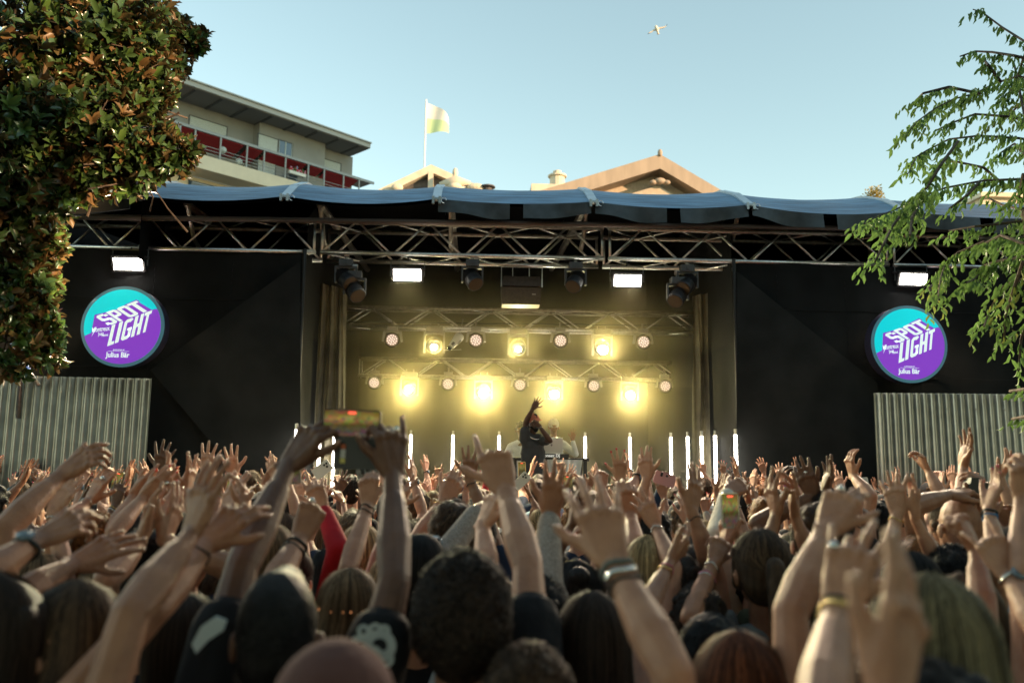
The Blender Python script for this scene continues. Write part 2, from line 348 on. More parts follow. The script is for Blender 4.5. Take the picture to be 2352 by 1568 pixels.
# LED wash lamps and beam lamps
def wash_proto(first):
    p = V((0, 0, 0)); t = empty('wash_lamp', p, first, 'stage lamp', 'round led wash lamps on the inner trusses')
    MB().box(p+V((0, .02, .175)), (.15, .12, .06)).build('base', m_yoke, t)
    y = MB(); y.prism([(-.14, -.01, .13), (.14, -.01, .13), (.14, -.01, .10), (.112, -.01, -.03), (.14, -.01, -.03)][:0] or [(-.135, -.02, .135), (.135, -.02, .135), (.155, -.02, -.02), (.125, -.02, -.02), (.10, -.02, .105), (-.10, -.02, .105), (-.125, -.02, -.02), (-.155, -.02, -.02)], (0, .05, 0))
    y.build('yoke', m_yoke, t)
    a = V((0, -1, -.12)).normalized(); h = MB(); h.tube([V((0, .12, .0)), V((0, .08, 0)), V((0, -.03, 0)), V((0, -.035, 0))], [.06, .10, .115, .108], 22); h.build('lamp_head', m_ink, t)
    f = MB()
    for rr, n in ((0, 1), (.034, 6), (.067, 12)):
        for k in range(n):
            q = 2*math.pi*k/n+.26; c = V((rr*math.cos(q), -.04, rr*math.sin(q))); f.tube([c, c+V((0, -.006, 0))], .0125, 8)
    f.tube([(0, -.036, 0), (0, -.0385, 0)], .088, 22, 1)
    f.build('led_face', [m_led, emat('led_glow', (1, .50, .34), .13)], t)
    MB().tube([(0, .02, .20), (0, .02, .29)], .018, 8).build('clamp', m_dalu, t)
    return t
def beam_proto(first):
    t = empty('beam_lamp', V((0, 0, 0)), first, 'stage lamp', 'square beam lamps on the inner trusses')
    MB().box((0, .02, .22), (.25, .16, .07)).box((0, -.07, .22), (.06, .01, .03)).build('base', m_yoke, t)
    y = MB(); y.box((-.145, 0, .03), (.025, .06, .34)); y.box((.145, 0, .03), (.025, .06, .34)); y.prism([(-.15, -.03, .17), (.15, -.03, .17), (.15, -.03, .12), (.08, -.03, .145), (-.08, -.03, .145), (-.15, -.03, .12)], (0, .06, 0)); y.build('yoke', m_yoke, t)
    MB().tube([(0, .14, .05), (0, .08, .02), (0, -.02, -.03), (0, -.05, -.05)], [.07, .11, .12, .10], 20).build('lamp_head', m_ink, t)
    MB().ell((0, -.06, -.055), (.042, .02, .042)).build('lens', m_beam, t, True)
    c = MB(); c.tube([(-.06, .02, .25), (-.06, .02, .31)], .014, 8); c.tube([(.06, .02, .25), (.06, .02, .31)], .014, 8); c.build('clamp', m_dalu, t)
    return t
wp = beam = None
ORD = ('first', 'second', 'third', 'fourth', 'fifth', 'sixth', 'seventh', 'eighth', 'ninth', 'tenth', 'eleventh', 'twelfth', 'thirteenth', 'fourteenth', 'fifteenth', 'sixteenth', 'seventeenth', 'eighteenth', 'nineteenth', 'twentieth', 'twenty-first', 'twenty-second', 'twenty-third')
YEL = (1.0, .83, .34)
rows = [(11.85, [(901, 781, 0), (997, 798, 7), (1093, 782, 0), (1190, 803, 9), (1287, 783, 0), (1383, 804, 22), (1477, 786, 0)], 'upper'),
        (13.2, [(860, 879, 0), (940, 897, 14), (1029, 882, 0), (1110, 904, 26), (1194, 884, 0), (1272, 906, 22), (1363, 886, 0), (1446, 908, 16), (1527, 887, 0)], 'lower')]
for Y, L, rn in rows:
    for i, (x, y, e) in enumerate(L):
        p = PY(x, y, Y); n = '%s from left in the %s lamp row' % (ORD[i], rn)
        if e == 0:
            lab = 'round wash lamp with white diodes, '+n
            if wp is None: wp = wash_proto(lab); o = wp
            else: o = copy_tree(wp)
        else:
            lab = 'beam lamp shining yellow, '+n
            if beam is None: beam = beam_proto(lab); o = beam
            else: o = copy_tree(beam)
        o['label'] = lab
        s = 1.0 if rn == 'upper' else .98
        if e >= 16:
            for ch in o.children:
                if ch.name.startswith('lens'): ch.scale = (1.7, 1, 1.7); ch.location = (0, -.01, .04)
        o.location = p if e == 0 else p+V((0, 0, .055)); o.scale = (s, s, s)
        if e: 
            l = bpy.data.lights.new('beam_light', 'SPOT'); l.energy = e*(4.8 if rn == 'upper' else 4.0); l.color = YEL; l.shadow_soft_size = .04; l.spot_size = R(95); l.spot_blend = 1
            lo = bpy.data.objects.new('lamp_light', l); COL.objects.link(lo); lo.parent = o; lo.location = (0, -.10, -.06)
            lo.rotation_euler = V((0, -1, -.22)).to_track_quat('-Z', 'Y').to_euler()
# safety bar and cables under the inner trusses
for Y, xa, xb, y, wh in ((11.9, 780, 1610, 725, 'upper'), (13.3, 830, 1565, 855, 'lower')):
    a, b = PY(xa, y+12, Y+.15), PY(xb, y+22, Y+.15)
    o = empty('cable_run', a, 'thin dark cable run clipped beneath the %s inner truss' % wh, 'cable')
    MB().tube([a+(b-a)*(k/20)+V((0, 0, -.02*abs(math.sin(k*1.7)))) for k in range(21)], .008, 5).build('cable', m_ink, o)
# white remote camera pod
p = PY(1045, 785, 11.2); t = empty('camera_pod', p, 'small white camera pod with round black lens between the first lamps', 'camera')
a = V((.62, .1, .78)).normalized(); b = V((0, -1, 0)); c = a.cross(b).normalized()
MB().tube([p-a*.11, p-a*.08, p-a*.02, p+a*.05, p+a*.11, p+a*.14], [.026, .042, .052, .065, .068, .045], 14).build('housing', mat('white_plastic', (.8, .8, .74), .4), t, True)
MB().ell(p-a*.12+V((0, -.02, 0)), (.034, .034, .034)).build('lens', mat('black_glass', (.01, .02, .03), .08), t, True)
MB().box(p-a*.04+V((0, -.05, 0)), (.05, .01, .035), Matrix.Rotation(-.9, 3, 'Y')).box(p+a*.03+c*.055+V((0, -.03, 0)), (.02, .04, .07), Matrix.Rotation(.67, 3, 'Y')).build('grey_patch', m_grey, t)
MB().tube([p-a*.14+V((-.07, 0, -.015)), p-a*.14+V((.18, 0, .0))], .004, 5).tube([p+a*.1, (p.x+.1, 11.9, p.z+.45)], .004, 5).build('support_wire', m_alu, t)
# ------------------------------------------------------------------ light tubes on the stage
m_tube = emat('tube_white', (1, .93, .82), 9)
tb = None
tubes = [(679, 9.75), (733, 10.6), (767, 11.2), (943, 12.8), (1040, 12.8), (1146, 12.8), (1344, 12.8), (1447, 12.8), (1541, 12.3), (1580, 11.7), (1612, 11.1), (1643, 10.6), (1690, 9.85)]
for i, (x, Y) in enumerate(tubes):
    p = PY(x, 1030, Y); p.z = ZS
    if tb is None:
        tb = empty('light_tube', p, 'x', 'light tube', 'upright light tubes around the stage')
        MB().tube([p+V((0, 0, .012)), p+V((0, 0, .03))], .10, 16).build('foot', m_ink, tb)
        MB().tube([p+V((0, 0, .03)), p+V((0, 0, 1.40))], .020, 12).build('glowing_tube', m_tube, tb)
        MB().tube([p+V((0, 0, 1.40)), p+V((0, 0, 1.47)), p+V((0, 0, 1.475))], [.021, .021, .012], 12).build('end_cap', m_alu, tb)
        o = tb
    else: o = copy_tree(tb); o.location = p
    o['label'] = 'white glowing upright light tube, %s from the left on stage' % ORD[i]
# ------------------------------------------------------------------ side curtains lit gold
for nm, xs, xe, Y in (('left', 693, 775, 10.9), ('right', 1618, 1684, 10.9)):
    a, b = PY(xs, 900, Y).x, PY(xe, 900, Y).x
    o = empty('stage_curtain', ((a+b)/2, Y, 0), 'gathered heavy curtain lit gold at the %s side of the stage opening' % nm, 'curtain', 'gold lit side curtains')
    def cf(u, v, a=a, b=b, Y=Y, s=1 if nm == 'left' else -1):
        z = ZS+.01+(4.3-ZS)*v; f = .055*math.sin(u*26+1.2*math.sin(v*3))+.025*math.sin(u*61+v*5)+.02*math.sin(v*14+u*9)*(1-v)
        return (a+(b-a)*u+.05*math.sin(v*4+u*6)*s*(1-v), Y+f+.5*(u if s > 0 else 1-u), z)
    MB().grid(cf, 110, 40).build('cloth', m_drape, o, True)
# ------------------------------------------------------------------ dj desk
p = PY(1262, 1040, 11.5); zt = p.z-.07
t = empty('dj_desk', (p.x, 11.6, ZS), 'dark disc jockey desk with a pale cloth in the middle of the stage', 'desk')
MB().box2((p.x-.55, 11.35, zt-.04), (p.x+.55, 11.95, zt)).build('top', m_ink, t)
q = MB()
for sx in (-.5, .5):
    for sy in (11.4, 11.9): q = MB(); q.box2((p.x+sx-.025, sy-.025, ZS), (p.x+sx+.025, sy+.025, zt-.04)); q.build('leg', m_ink, t)
MB().grid(lambda u, v: (p.x-.05+.5*u-.15*v*(u-.5), 11.33+.02*math.sin(u*30), zt-.02-v*(.35+.2*math.sin(u*7))), 30, 8).build('cloth', mat('pale_cloth', (.7, .7, .66), .8), t, True)
t = empty('dj_console', (p.x, 11.5, zt), 'black mixing console with white lettering below the laptop', 'mixer')
MB().box((p.x, 11.45, zt+.03), (.52, .22, .06)).build('body', m_ink, t)
MB().box((p.x-.0, 11.335, zt+.035), (.50, .008, .05)).build('front_plate', mat('plate', (.03, .03, .03), .5), t)
textmesh('Pioneer DJ', .06, 'lettering', mat('lettering_white', (.8, .8, .8), .5, emis=(.8, .8, .7), es=.3), t, Matrix.Translation((p.x, 11.328, zt+.035)) @ Matrix.Rotation(R(90), 4, 'X'), .001)
t = empty('laptop', (p.x+.02, 11.45, zt+.06), 'open silver laptop standing on the mixing console', 'laptop')
ls = mat('silver_laptop', (.62, .64, .60), .4, .5)
MB().box((p.x+.02, 11.50, zt+.07), (.32, .22, .015)).build('base', ls, t)
sc_ = MB().box((p.x+.02, 11.40, zt+.185), (.32, .012, .215), Matrix.Rotation(R(12), 3, 'X')).build('screen_lid', ls, t)
f_ = MB(); f_.ell((p.x+.02, 11.392, zt+.185), (.014, .002, .016), None, 12, 8); f_.ell((p.x+.027, 11.392, zt+.206), (.003, .002, .005)); f_.build('fruit_emblem', m_grey, t)
# stage monitors and low riser edges that show between the hands
for x, y, w, wh in ((1690, 1160, .5, 'right'), (855, 1140, .4, 'left')):
    q_ = PY(x, y, 9.75); t = empty('monitor_wedge', (q_.x, 9.9, ZS), 'black stage monitor with a pale top edge on the %s of the stage lip' % wh, 'loudspeaker', 'stage monitors')
    MB().prism([(q_.x-w, 9.72, ZS), (q_.x-w, 9.72, q_.z-.03), (q_.x-w, 10.1, q_.z-.03), (q_.x-w, 10.1, ZS)], (2*w, 0, 0)).build('cabinet', m_ink, t)
    MB().box2((q_.x-w, 9.70, q_.z-.03), (q_.x+w, 10.1, q_.z)).build('top_edge', mat('pale_edge', (.5, .5, .45), .5), t)
# ------------------------------------------------------------------ smoke
def smoke(name, a, b, dens, lab):
    s_ = MB().box2(a, b).build(name, bpy.data.materials.new(name)); tag(s_, lab, 'smoke', kind='stuff'); m = s_.data.materials[0]; m.use_nodes = True; N = m.node_tree.nodes; L = m.node_tree.links; N.remove(N['Principled BSDF'])
    vs_ = N.new('ShaderNodeVolumePrincipled'); vs_.inputs['Color'].default_value = (1, .90, .58, 1); vs_.inputs['Density'].default_value = dens; vs_.inputs['Anisotropy'].default_value = .72; L.new(vs_.outputs[0], N['Material Output'].inputs['Volume'])
smoke('stage_smoke', (XL+.08, 11.2, 2.95), (XR-.08, 15.05, 4.45), SMOKE, 'thin smoke drifting between the lamp rows of the stage')
smoke('low_smoke', (XL+.08, 11.35, ZS+.02), (XR-.08, 15.05, 2.949), SMOKE*.85, 'thin smoke drifting low behind the disc jockey')
smoke('front_smoke', (XL+.08, 9.9, 3.4), (XR-.08, 11.19, 4.45), .022, 'faint smoke around the front floodlights')
# ------------------------------------------------------------------ round signs
def glyphs():
    r = lambda a, b, c, d: [(a, b), (c, b), (c, d), (a, d)]
    t, h = .33, .17
    def ring(x0, y0, x1, y1, cx, cy, segs):
        o = [(x0+cx, y0), (x1-cx, y0), (x1, y0+cy), (x1, y1-cy), (x1-cx, y1), (x0+cx, y1), (x0, y1-cy), (x0, y0+cy)]
        k = .35; i = [(x0+t+cx*k*.3, y0+h), (x1-t-cx*k*.3, y0+h), (x1-t, y0+h+cy*k), (x1-t, y1-h-cy*k), (x1-t-cx*k*.3, y1-h), (x0+t+cx*k*.3, y1-h), (x0+t, y1-h-cy*k), (x0+t, y0+h+cy*k)]
        return [[o[a], o[(a+1) % 8], i[(a+1) % 8], i[a]] for a in segs]
    return {'L': [r(0, 0, .55, 1), r(.55, 0, 1, .15)], 'I': [r(0, 0, 1, 1)], 'T': [r(0, .84, 1, 1), r(.31, 0, .69, .84)], 'H': [r(0, 0, .37, 1), r(.63, 0, 1, 1), r(.37, .42, .63, .58)],
            'O': ring(0, 0, 1, 1, .22, .1, range(8)), 'P': [r(0, 0, t, .40)]+ring(0, .40, 1, 1, .22, .1, (0, 1, 2, 3, 4))+[[(0, .40), (t, .40), (t, 1), (0, 1)]],
            'S': ring(0, .42, 1, 1, .22, .1, (4, 5, 6, 7))+[[(.6, .42), (.9, .42), (.75, .58), (.25, .58)]]+[r(1-t, .72, 1, .9), r(.22, .42, .7, .58)]+ring(0, 0, 1, .58, .22, .1, (0, 1, 2, 3))+[r(0, .1, t, .28), r(0, .08, .3, .17)],
            'G': ring(0, 0, 1, 1, .22, .1, (0, 4, 5, 6, 7, 3))+[[(.78, 0), (1, .1), (1, .2), (.7, .17)], r(1-t, .1, 1, .5), r(.5, .42, 1, .54), r(1-t, .72, 1, .9)][0:3]}
GL = glyphs()
def em2(name, c, e, rough=.35): return mat(name, c, rough, emis=c, es=e)
m_teal = em2('sign_teal', (.0, .42, .46), .55); m_pur = em2('sign_purple', (.15, .03, .36), .55); m_let = em2('sign_letters', (.66, .80, .76), .40); m_rim = mat('sign_rim', (.05, .045, .08), .3)
def sign(px, py, wh):
    Y = 9.72; c = PY(px, py, Y); Rr = .478
    t = empty('round_sign', c, 'round teal and purple light box sign reading SPOT LIGHT on the %s wall' % wh, 'sign', 'round signs on the black walls')
    cyl = MB(); cyl.tube([c+V((0, .015, 0)), c+V((0, .19, 0))], Rr*1.02, 72); cyl.build('drum', m_rim, t)
    cyl = MB(); cyl.tube([c+V((0, .0, 0)), c+V((0, .014, 0))], Rr*1.03, 72); cyl.build('rim', mat('rim_gloss', (.10, .16, .20), .2, emis=(.05, .2, .25), es=.2), t)
    def W(x, y, k=1): return c+V(((x-862)/673*Rr, -.002*k, (790-y)/673*Rr))
    circ = lambda a: W(862+640*math.cos(a), 790-640*math.sin(a))
    a1, a2 = math.atan2(790-455, 1455-862), math.atan2(790-975, 208-862)+2*math.pi
    MB().poly([circ(2*math.pi*k/80) for k in range(80)][::-1]).build('face', m_teal, t)
    mid = [(355, 910), (385, 600), (555, 555), (770, 490), (905, 400), (1060, 325), (1115, 350), (1110, 370), (1325, 495)]
    arc = [a2+(a1+2*math.pi-a2)*k/50 for k in range(51)]
    MB().poly([c+(circ(a)-c)+V((0, -.002, 0)) for a in arc]+[W(x, y, 2) for x, y in mid[::-1]]).build('purple_field', m_pur, t)
    q = MB()
    def word(s, cells, BL, BRr, TL):
        for ch, (u0, u1) in zip(s, cells):
            for pl in GL[ch]:
                pts = []
                for (x, y) in pl:
                    u = u0+(u1-u0)*x; pts.append(W(BL[0]+(BRr[0]-BL[0])*u+(TL[0]-BL[0])*y, BL[1]+(BRr[1]-BL[1])*u+(TL[1]-BL[1])*y, 4))
                q.poly(pts)
    word('SPOT', [(0, .235), (.26, .475), (.50, .74), (.755, 1.0)], (640, 785), (1310, 500), (395, 630))
    word('LIGHT', [(0, .165), (.19, .285), (.335, .565), (.60, .83), (.85, 1.03)], (637, 1135), (1268, 870), (690, 775))
    q.build('lettering', m_let, t)
    X90 = Matrix.Rotation(R(90), 4, 'X')
    def tx(s, size, x, y, rot=0, bold=0, sx=1): textmesh(s, size, 'lettering', m_let, t, Matrix.Translation(W(x, y, 4)) @ Matrix.Rotation(-R(rot), 4, 'Y') @ X90 @ Matrix.Diagonal((sx, 1, 1, 1)), bold)
    tx('Julius Bär', .084, 822, 1280, 0, .0025, .86); tx('SUPPORTED BY', .02, 835, 1194, 0, .0005)
    MB().box(W(830, 1216, 4), (.25, .001, .003)).build('lettering_rule', m_let, t)
    tx('Montreux', .082, 510, 845, 8, .0015, .62); tx('Jazz', .055, 520, 922, 10, .001, .8); tx('Festival', .042, 585, 945, 8, .001, .62)
    MB().tube([W(430, 810, 4), W(405, 880, 4), W(370, 965, 4)], [.007, .005, .001], 5).build('lettering_flourish', m_let, t)
    MB().quad(c+V((-.05, .15, -.3)), c+V((.05, .15, -.3)), c+V((.05, .25, .3)), c+V((-.05, .25, .3))).build('wall_bracket', m_grey, t)
sign(281.5, 749.6, 'left'); sign(2089, 790, 'right')
# ------------------------------------------------------------------ corrugated fences
m_cor = mat('galvanised_sheet', (.36, .375, .385), .30, 1.0, var=.12, scale=5, bump=.05, bscale=30)
for nm, xa, xb, ya, yb in (('left', -60, 350, 861, 869), ('right', 2005, 2460, 902, 906)):
    Y = 9.35; a, b = PY(xa, ya, Y), PY(xb, yb, Y)
    t = empty('corrugated_fence', ((a.x+b.x)/2, Y, 0), 'shiny corrugated metal fence under the %s round sign' % nm, 'fence', 'corrugated metal fences')
    n = int((b.x-a.x)/.092); sheets = [0, .5, 1.0]
    for s0, s1 in zip(sheets, sheets[1:]):
        x0, x1 = a.x+(b.x-a.x)*s0, a.x+(b.x-a.x)*s1
        def cf(u, v):
            x = x0+(x1-x0)*u; return (x, Y+.030*math.sin((x-a.x)/.092*2*math.pi)+.012*math.sin(x*1.7+v*2)+(.004 if s0 else 0), (a.z+(b.z-a.z)*(x-a.x)/(b.x-a.x))*v)
        MB().grid(cf, int(n/2*10), 6).build('sheet', m_cor, t, True)
    q = MB()
    for k in range(7):
        for zz in (a.z-.18, a.z-1.1): q.ell((a.x+(b.x-a.x)*(k+.5)/7, Y-.026, zz), (.010, .008, .010), None, 6, 4)
    q.build('screw', m_dalu, t)
    for k in range(3): MB().tube([(a.x+.2+k*(b.x-a.x-.4)/2, Y+.06, 0), (a.x+.2+k*(b.x-a.x-.4)/2, Y+.06, a.z-.1)], .024, 8).build('post', m_alu, t)
# scaffold at the left
t = empty('scaffold', PY(50, 800, 9.25), 'grey tube scaffold with a blue taped brace behind the left fence', 'scaffold')
q = MB(); q.tube([PY(66, 560, 9.25), PY(42, 960, 9.25)], .026, 10); q.build('upright', m_alu, t, True)
MB().tube([PY(55, 655, 9.22), PY(130, 657, 9.22)], .024, 10).build('crossbar', m_alu, t, True)
MB().tube([PY(25, 790, 9.22), PY(90, 885, 9.22)], .022, 10).build('brace', m_alu, t, True)
MB().tube([PY(57, 836, 9.19), PY(66, 850, 9.19)], .025, 10).build('blue_tape', mat('blue_tape', (.03, .10, .35), .5), t)
MB().tube([PY(-40, 806, 9.2), PY(32, 809, 9.2)], .022, 10).build('ledger', mat('pale_tube', (.6, .5, .4), .4, .2), t)
# ------------------------------------------------------------------ apartment block on the hill
H_ang = R(45.7); U = V((math.sin(H_ang), math.cos(H_ang), 0)); NRM = V((U.y, -U.x, 0))   # NRM looks out of the facade, towards us
O = P(640, 300, 75.0)
def F(x, y, out=0.0):      # where the ray of (x, y) meets the facade plane moved out by `out`: (u, z)
    r = ray(x, y); o = O+NRM*out; t = (o-CAM).dot(NRM)/r.dot(NRM); q = CAM+r*t
    return (q-O).dot(U), q.z
def W3(u, z, out=0.0): a = O+U*u+NRM*out; return V((a.x, a.y, z))
rotF = Matrix((U, NRM*-1, V((0, 0, 1)))).transposed()
bl = empty('apartment_building', (O.x, O.y, 0), 'grey and cream apartment block with red awnings behind the left tree', 'building')
m_gw = mat('grey_cladding', (.27, .275, .265), .8, var=.08, scale=.6); m_cream = mat('cream_render', (.74, .65, .50), .85, var=.04, scale=1); m_sof = mat('eave_soffit', (.26, .25, .24), .8); m_fas = mat('eave_fascia', (.40, .40, .38), .6)
m_shut = mat('white_shutter', (.50, .56, .54), .6); m_red = mat('red_awning', (.30, .015, .025), .8); m_glass = mat('window_glass', (.05, .09, .14), .08, 0, spec=1); m_rail = mat('rail_grey', (.30, .31, .31), .5, .3); m_dark = mat('recess_grey', (.10, .105, .11), .8)  # awning red is darkened to hold its shade in the colour
def fb(q, u0, z0, u1, z1, o0, o1, mi=0):
    c = W3((u0+u1)/2, (z0+z1)/2, (o0+o1)/2); q.box(c, (abs(u1-u0), abs(o1-o0), abs(z1-z0)), rotF, mi)
zfl = [F(640, y)[1] for y in (300, 372, 420, 446)]       # eave soffit, awning rail, balcony floor, slab underside
uR = F(822, 440)[0]; uL = F(300, 300)[0]
zE, zA, zB, zC = F(640, 303)[1], F(640, 368)[1], F(640, 408, 1.2)[1], F(640, 438, 1.2)[1]
# walls: attic storey with three setbacks, balcony storey behind, cream storey below
us = [F(596, 300)[0], F(746, 360)[0]]
q = MB(); fb(q, uL, zA-3.2, us[0], zE+.4, -8, -1.1); fb(q, us[0], zA-3.2, us[1], zE+.4, -8, 0); fb(q, us[1], zA-3.2, uR, zE+.4, -8, -1.1); q.build('grey_wall', m_gw, bl)
q = MB(); fb(q, uL, -2, uR-.5, zC-3.3, -8, .6); fb(q, uL, zC-3.3, F(760, 440)[0]-3, zC+.0, -8, -1.0); q.build('lower_wall', m_cream, bl)
for ua, ub in ((F(620, 450)[0], F(665, 450)[0]),): q = MB(); fb(q, ua, zC-3.3, ua+1.1, zC, -.99, 1.0); q.build('pier', m_cream, bl)
q = MB(); fb(q, uL, zC, uR+.3, zB, -1.0, 1.5); q.build('balcony_slab', m_cream, bl)
# eave
ec = F(848, 350, 2.3); uE = ec[0]
q = MB(); fb(q, uL, zE+.38, uE, zE+.5, -8, 2.2); q.build('soffit', m_sof, bl)
q = MB(); fb(q, uL, zE+.42, uE+.1, zE+.85, 2.2, 2.35); fb(q, uL, zE+.86, uE+.15, zE+.98, 2.2, 2.5); fb(q, uE, zE+.4, uE+.15, zE+.85, -8, 2.2); q.build('fascia', m_fas, bl)
q = MB(); fb(q, uL, zE+.5, uE, zE+.85, -8, 2.19); rf_ = q.build('roof', m_sof, bl)
for k in range(12):
    u = uE-1.2-k*2.4; q = MB(); fb(q, u, zE+.30, u+.22, zE+.379, -1, 2.1); q.build('rafter_end', m_dark, bl)
def window(x0, y0, x1, y1, mt, out, panes=1, name='window', slats=False):
    (ua, za), (ub, zb) = F(x0, y0, out), F(x1, y1, out); zt = (za+0); zb_ = zb
    q = MB(); fb(q, ua, zt-1.35, ub, zt, out, out+.03); w = q.build(name, mt, bl)
    q = MB()
    for (a, b, c, d) in ((ua-.08, zt, ub+.08, zt+.08), (ua-.08, zt-1.43, ub+.08, zt-1.35), (ua-.08, zt-1.35, ua, zt), (ub, zt-1.35, ub+.08, zt)): fb(q, a, b, c, d, out-.02, out+.07)
    f = q.build('frame', m_dark, w); pass
    q = MB()
    if slats:
        for k in range(14): fb(q, ua, zt-.1-k*.09, ub, zt-.085-k*.09, out+.031, out+.036)
        f = q.build('slats', m_sof, w)
    if panes > 1:
        for k in range(panes+1): fb(q, ua+(ub-ua)*k/panes-.05, zt-1.35, ua+(ub-ua)*k/panes+.05, zt, out+.04, out+.06)
        f = q.build('mullion', m_shut, w)
    return w
window(436, 266, 520, 300, m_shut, -1.1, slats=True); window(594, 308, 638, 322, m_shut, 0, slats=True); window(641, 322, 671, 332, m_glass, 0, 2)
window(714, 356, 782, 380, m_shut, -1.1, slats=True); window(340, 232, 372, 245, m_shut, -1.1, slats=True)
window(495, 372, 540, 390, m_shut, -1.09, slats=True); window(593, 362, 632, 375, m_shut, -1.09+1.1, slats=True)
# balcony storey: posts, rails, awnings, screens, flowers
q = MB(); fb(q, uL, zA-.12, uR+.9, zA+.05, 1.35, 1.5); fb(q, uL, zA+.05, uR+.9, zA+.12, -1, 1.5); q.build('awning_rail', m_rail, bl)
for i, x in enumerate((407, 443, 503, 565, 605, 655, 708, 745, 790, 826)):
    u = F(x, 400, 1.45)[0]; q = MB(); fb(q, u-.07, zB, u+.07, zA-.12, 1.36, 1.46); q.build('post', m_rail, bl)
for a, b in ((407, 443), (446, 560), (566, 604), (608, 706), (712, 745)) + ((748, 826),):
    ua, ub = F(a, 400, 1.4)[0], F(b, 400, 1.4)[0]
    A_ = [W3(ua+.1, zA-.14, 1.3), W3(ub-.1, zA-.14, 1.3), W3(ub-.1, zA-.75, -.9), W3(ua+.1, zA-.75, -.9)]
    MB().prism(A_, (0, 0, -.06)).build('red_awning', m_red, bl)
q = MB()
for k in range(3): fb(q, uL, zB+.25+.3*k, uR, zB+.29+.3*k, 1.38, 1.42)
q.build('balcony_rail', m_rail, bl)
q = MB(); fb(q, F(665, 400, 0)[0], zB, F(668, 400, 0)[0], zB+1.6, -.9, 1.2); q.build('divider', m_glass, bl)
q = MB(); rr = random.Random(3)
fl_ = MB(); ub0, ub1 = F(663, 405, 1.6)[0], F(700, 420, 1.6)[0]
fb(q, ub0, zB+.55, ub1, zB+.85, 1.5, 1.75); bx_ = q.build('flower_box', mat('white_box', (.7, .7, .66), .6), bl)
for k in range(160):
    c = W3(rr.uniform(ub0, ub1), zB+.9+abs(rr.gauss(0, .12)), 1.62+rr.gauss(0, .08)); fl_.ell(c, (.07, .07, .07), None, 5, 4, rr.choice((0, 0, 1, 2)))
f = fl_.build('flowers', [mat('red_petal', (.5, .01, .03), .7), mat('pink_petal', (.7, .3, .4), .7), mat('leaf_green', (.05, .12, .03), .7)], bl)
for x, y in ((549, 372), (512, 345), (602, 404)):
    u, z = F(x, y, .8); q = MB(); q.ell(W3(u, z, .8), (.32, .32, .32), None, 12, 8); q.build('balcony_dish', m_shut, bl, True)
lo = MB(); fb(lo, F(445, 438)[0], zC-1.9, F(560, 440)[0], zC-.9, .7, .74)
for k in range(40): pass
q = MB()
u0, u1 = F(440, 438, .9)[0], F(575, 440, .9)[0]
for k in range(46): u = u0+(u1-u0)*k/45; fb(q, u-.02, zC-2.3, u+.02, zC-1.2, .9, .94)
fb(q, u0, zC-1.2, u1, zC-1.12, .88, .96); fb(q, u0, zC-.7, u1, zC-.66, .88, .96); q.build('lower_rail', m_rail, bl)
q = MB(); fb(q, u0+.5, zC-3.2, u1, zC-.4, -.98, -.9); q.build('glazing', m_glass, bl)
# side wall (right end) is closed by the boxes above
# ------------------------------------------------------------------ roofs behind the stage
m_ston = mat('pale_stone', (.66, .58, .45), .8, var=.1, scale=2); m_slate = mat('slate', (.09, .08, .08), .7, var=.3, scale=4); m_cop = mat('weathered_metal_roof', (.40, .31, .23), .7, .0, var=.10, scale=3, stretch=(1, 1, .2)); m_ochre = mat('ochre_wall', (.52, .42, .31), .85, var=.1)
def gable(name, label, x0, y0, xa, ya, x1, y1, D, thick, m_roof, m_wall, m_in, setback=.6, depth=9):
    a, p, b = PY(x0, y0, D), PY(xa, ya, D), PY(x1, y1, D)
    # continue both slopes down below the line of sight
    k = 1.6; a2 = p+(a-p)*k; b2 = p+(b-p)*k; zb = min(a2.z, b2.z)
    a2 = p+(p-a)*((zb-p.z)/(a.z-p.z))*-1; b2 = p+(b-p)*((zb-p.z)/(b.z-p.z))
    t = empty(name, (p.x, D, 0), label, 'building'); dn = V((0, 0, -thick))
    for s, e, nm in ((p, a2, 'roof_slope'), (p, b2, 'roof_slope')):
        MB().prism([s, e, e+dn, s+dn], (0, depth, 0)).build(nm, m_roof, t)
    s_ = V((0, setback, 0))
    MB().prism([p+dn+s_, a2+dn+s_, V((a2.x, D+setback, 0)), V((b2.x, D+setback, 0)), b2+dn+s_], (0, depth-1, 0)).build('wall', m_wall, t)
    q = (p+a2+b2)/3
    def inner_(f, y, m, nm, dz=0):
        c = V((p.x, 0, zb-thick)); P_ = [V((c.x+(v.x-c.x)*f, D+y, c.z+(v.z-thick-c.z)*f+dz)) for v in (a2, p, b2)]
        return MB().prism(P_, (0, .3, 0)).build(nm, m, t)
    return t, p, a2, b2, inner_
t, p, a, b, inn = gable('pediment_building', 'large brown pediment roof behind the middle of the stage roof', 1240, 438, 1516, 354, 1672, 446, 38, .75, m_cop, m_ochre, m_ochre, 1.1)
inn(.82, .55, m_ochre, 'raking_cornice', -.1); inn(.62, .40, m_cop, 'inner_cornice', -.2); inn(.55, .30, mat('warm_stone', (.55, .36, .22), .8), 'cornice_step', -.25); inn(.40, .2, m_slate, 'tympanum', -.3)
MB().ell(p+V((0, 0, .06)), (.12, .12, .2)).build('finial', m_cop, t, True)
q = MB(); q.ell(PY(1516, 416, 38.3), (.3, .2, .17)); q.ell(PY(1500, 419, 38.3), (.2, .15, .13)); q.ell(PY(1532, 419, 38.3), (.2, .15, .13)); q.build('scroll_ornament', m_cop, t, True)
t, p, a, b, inn = gable('small_gable_building', 'small pale gabled roof below the flagpole behind the stage roof', 868, 436, 990, 378, 1085, 420, 45, .45, m_ston, m_slate, m_ston, .5)
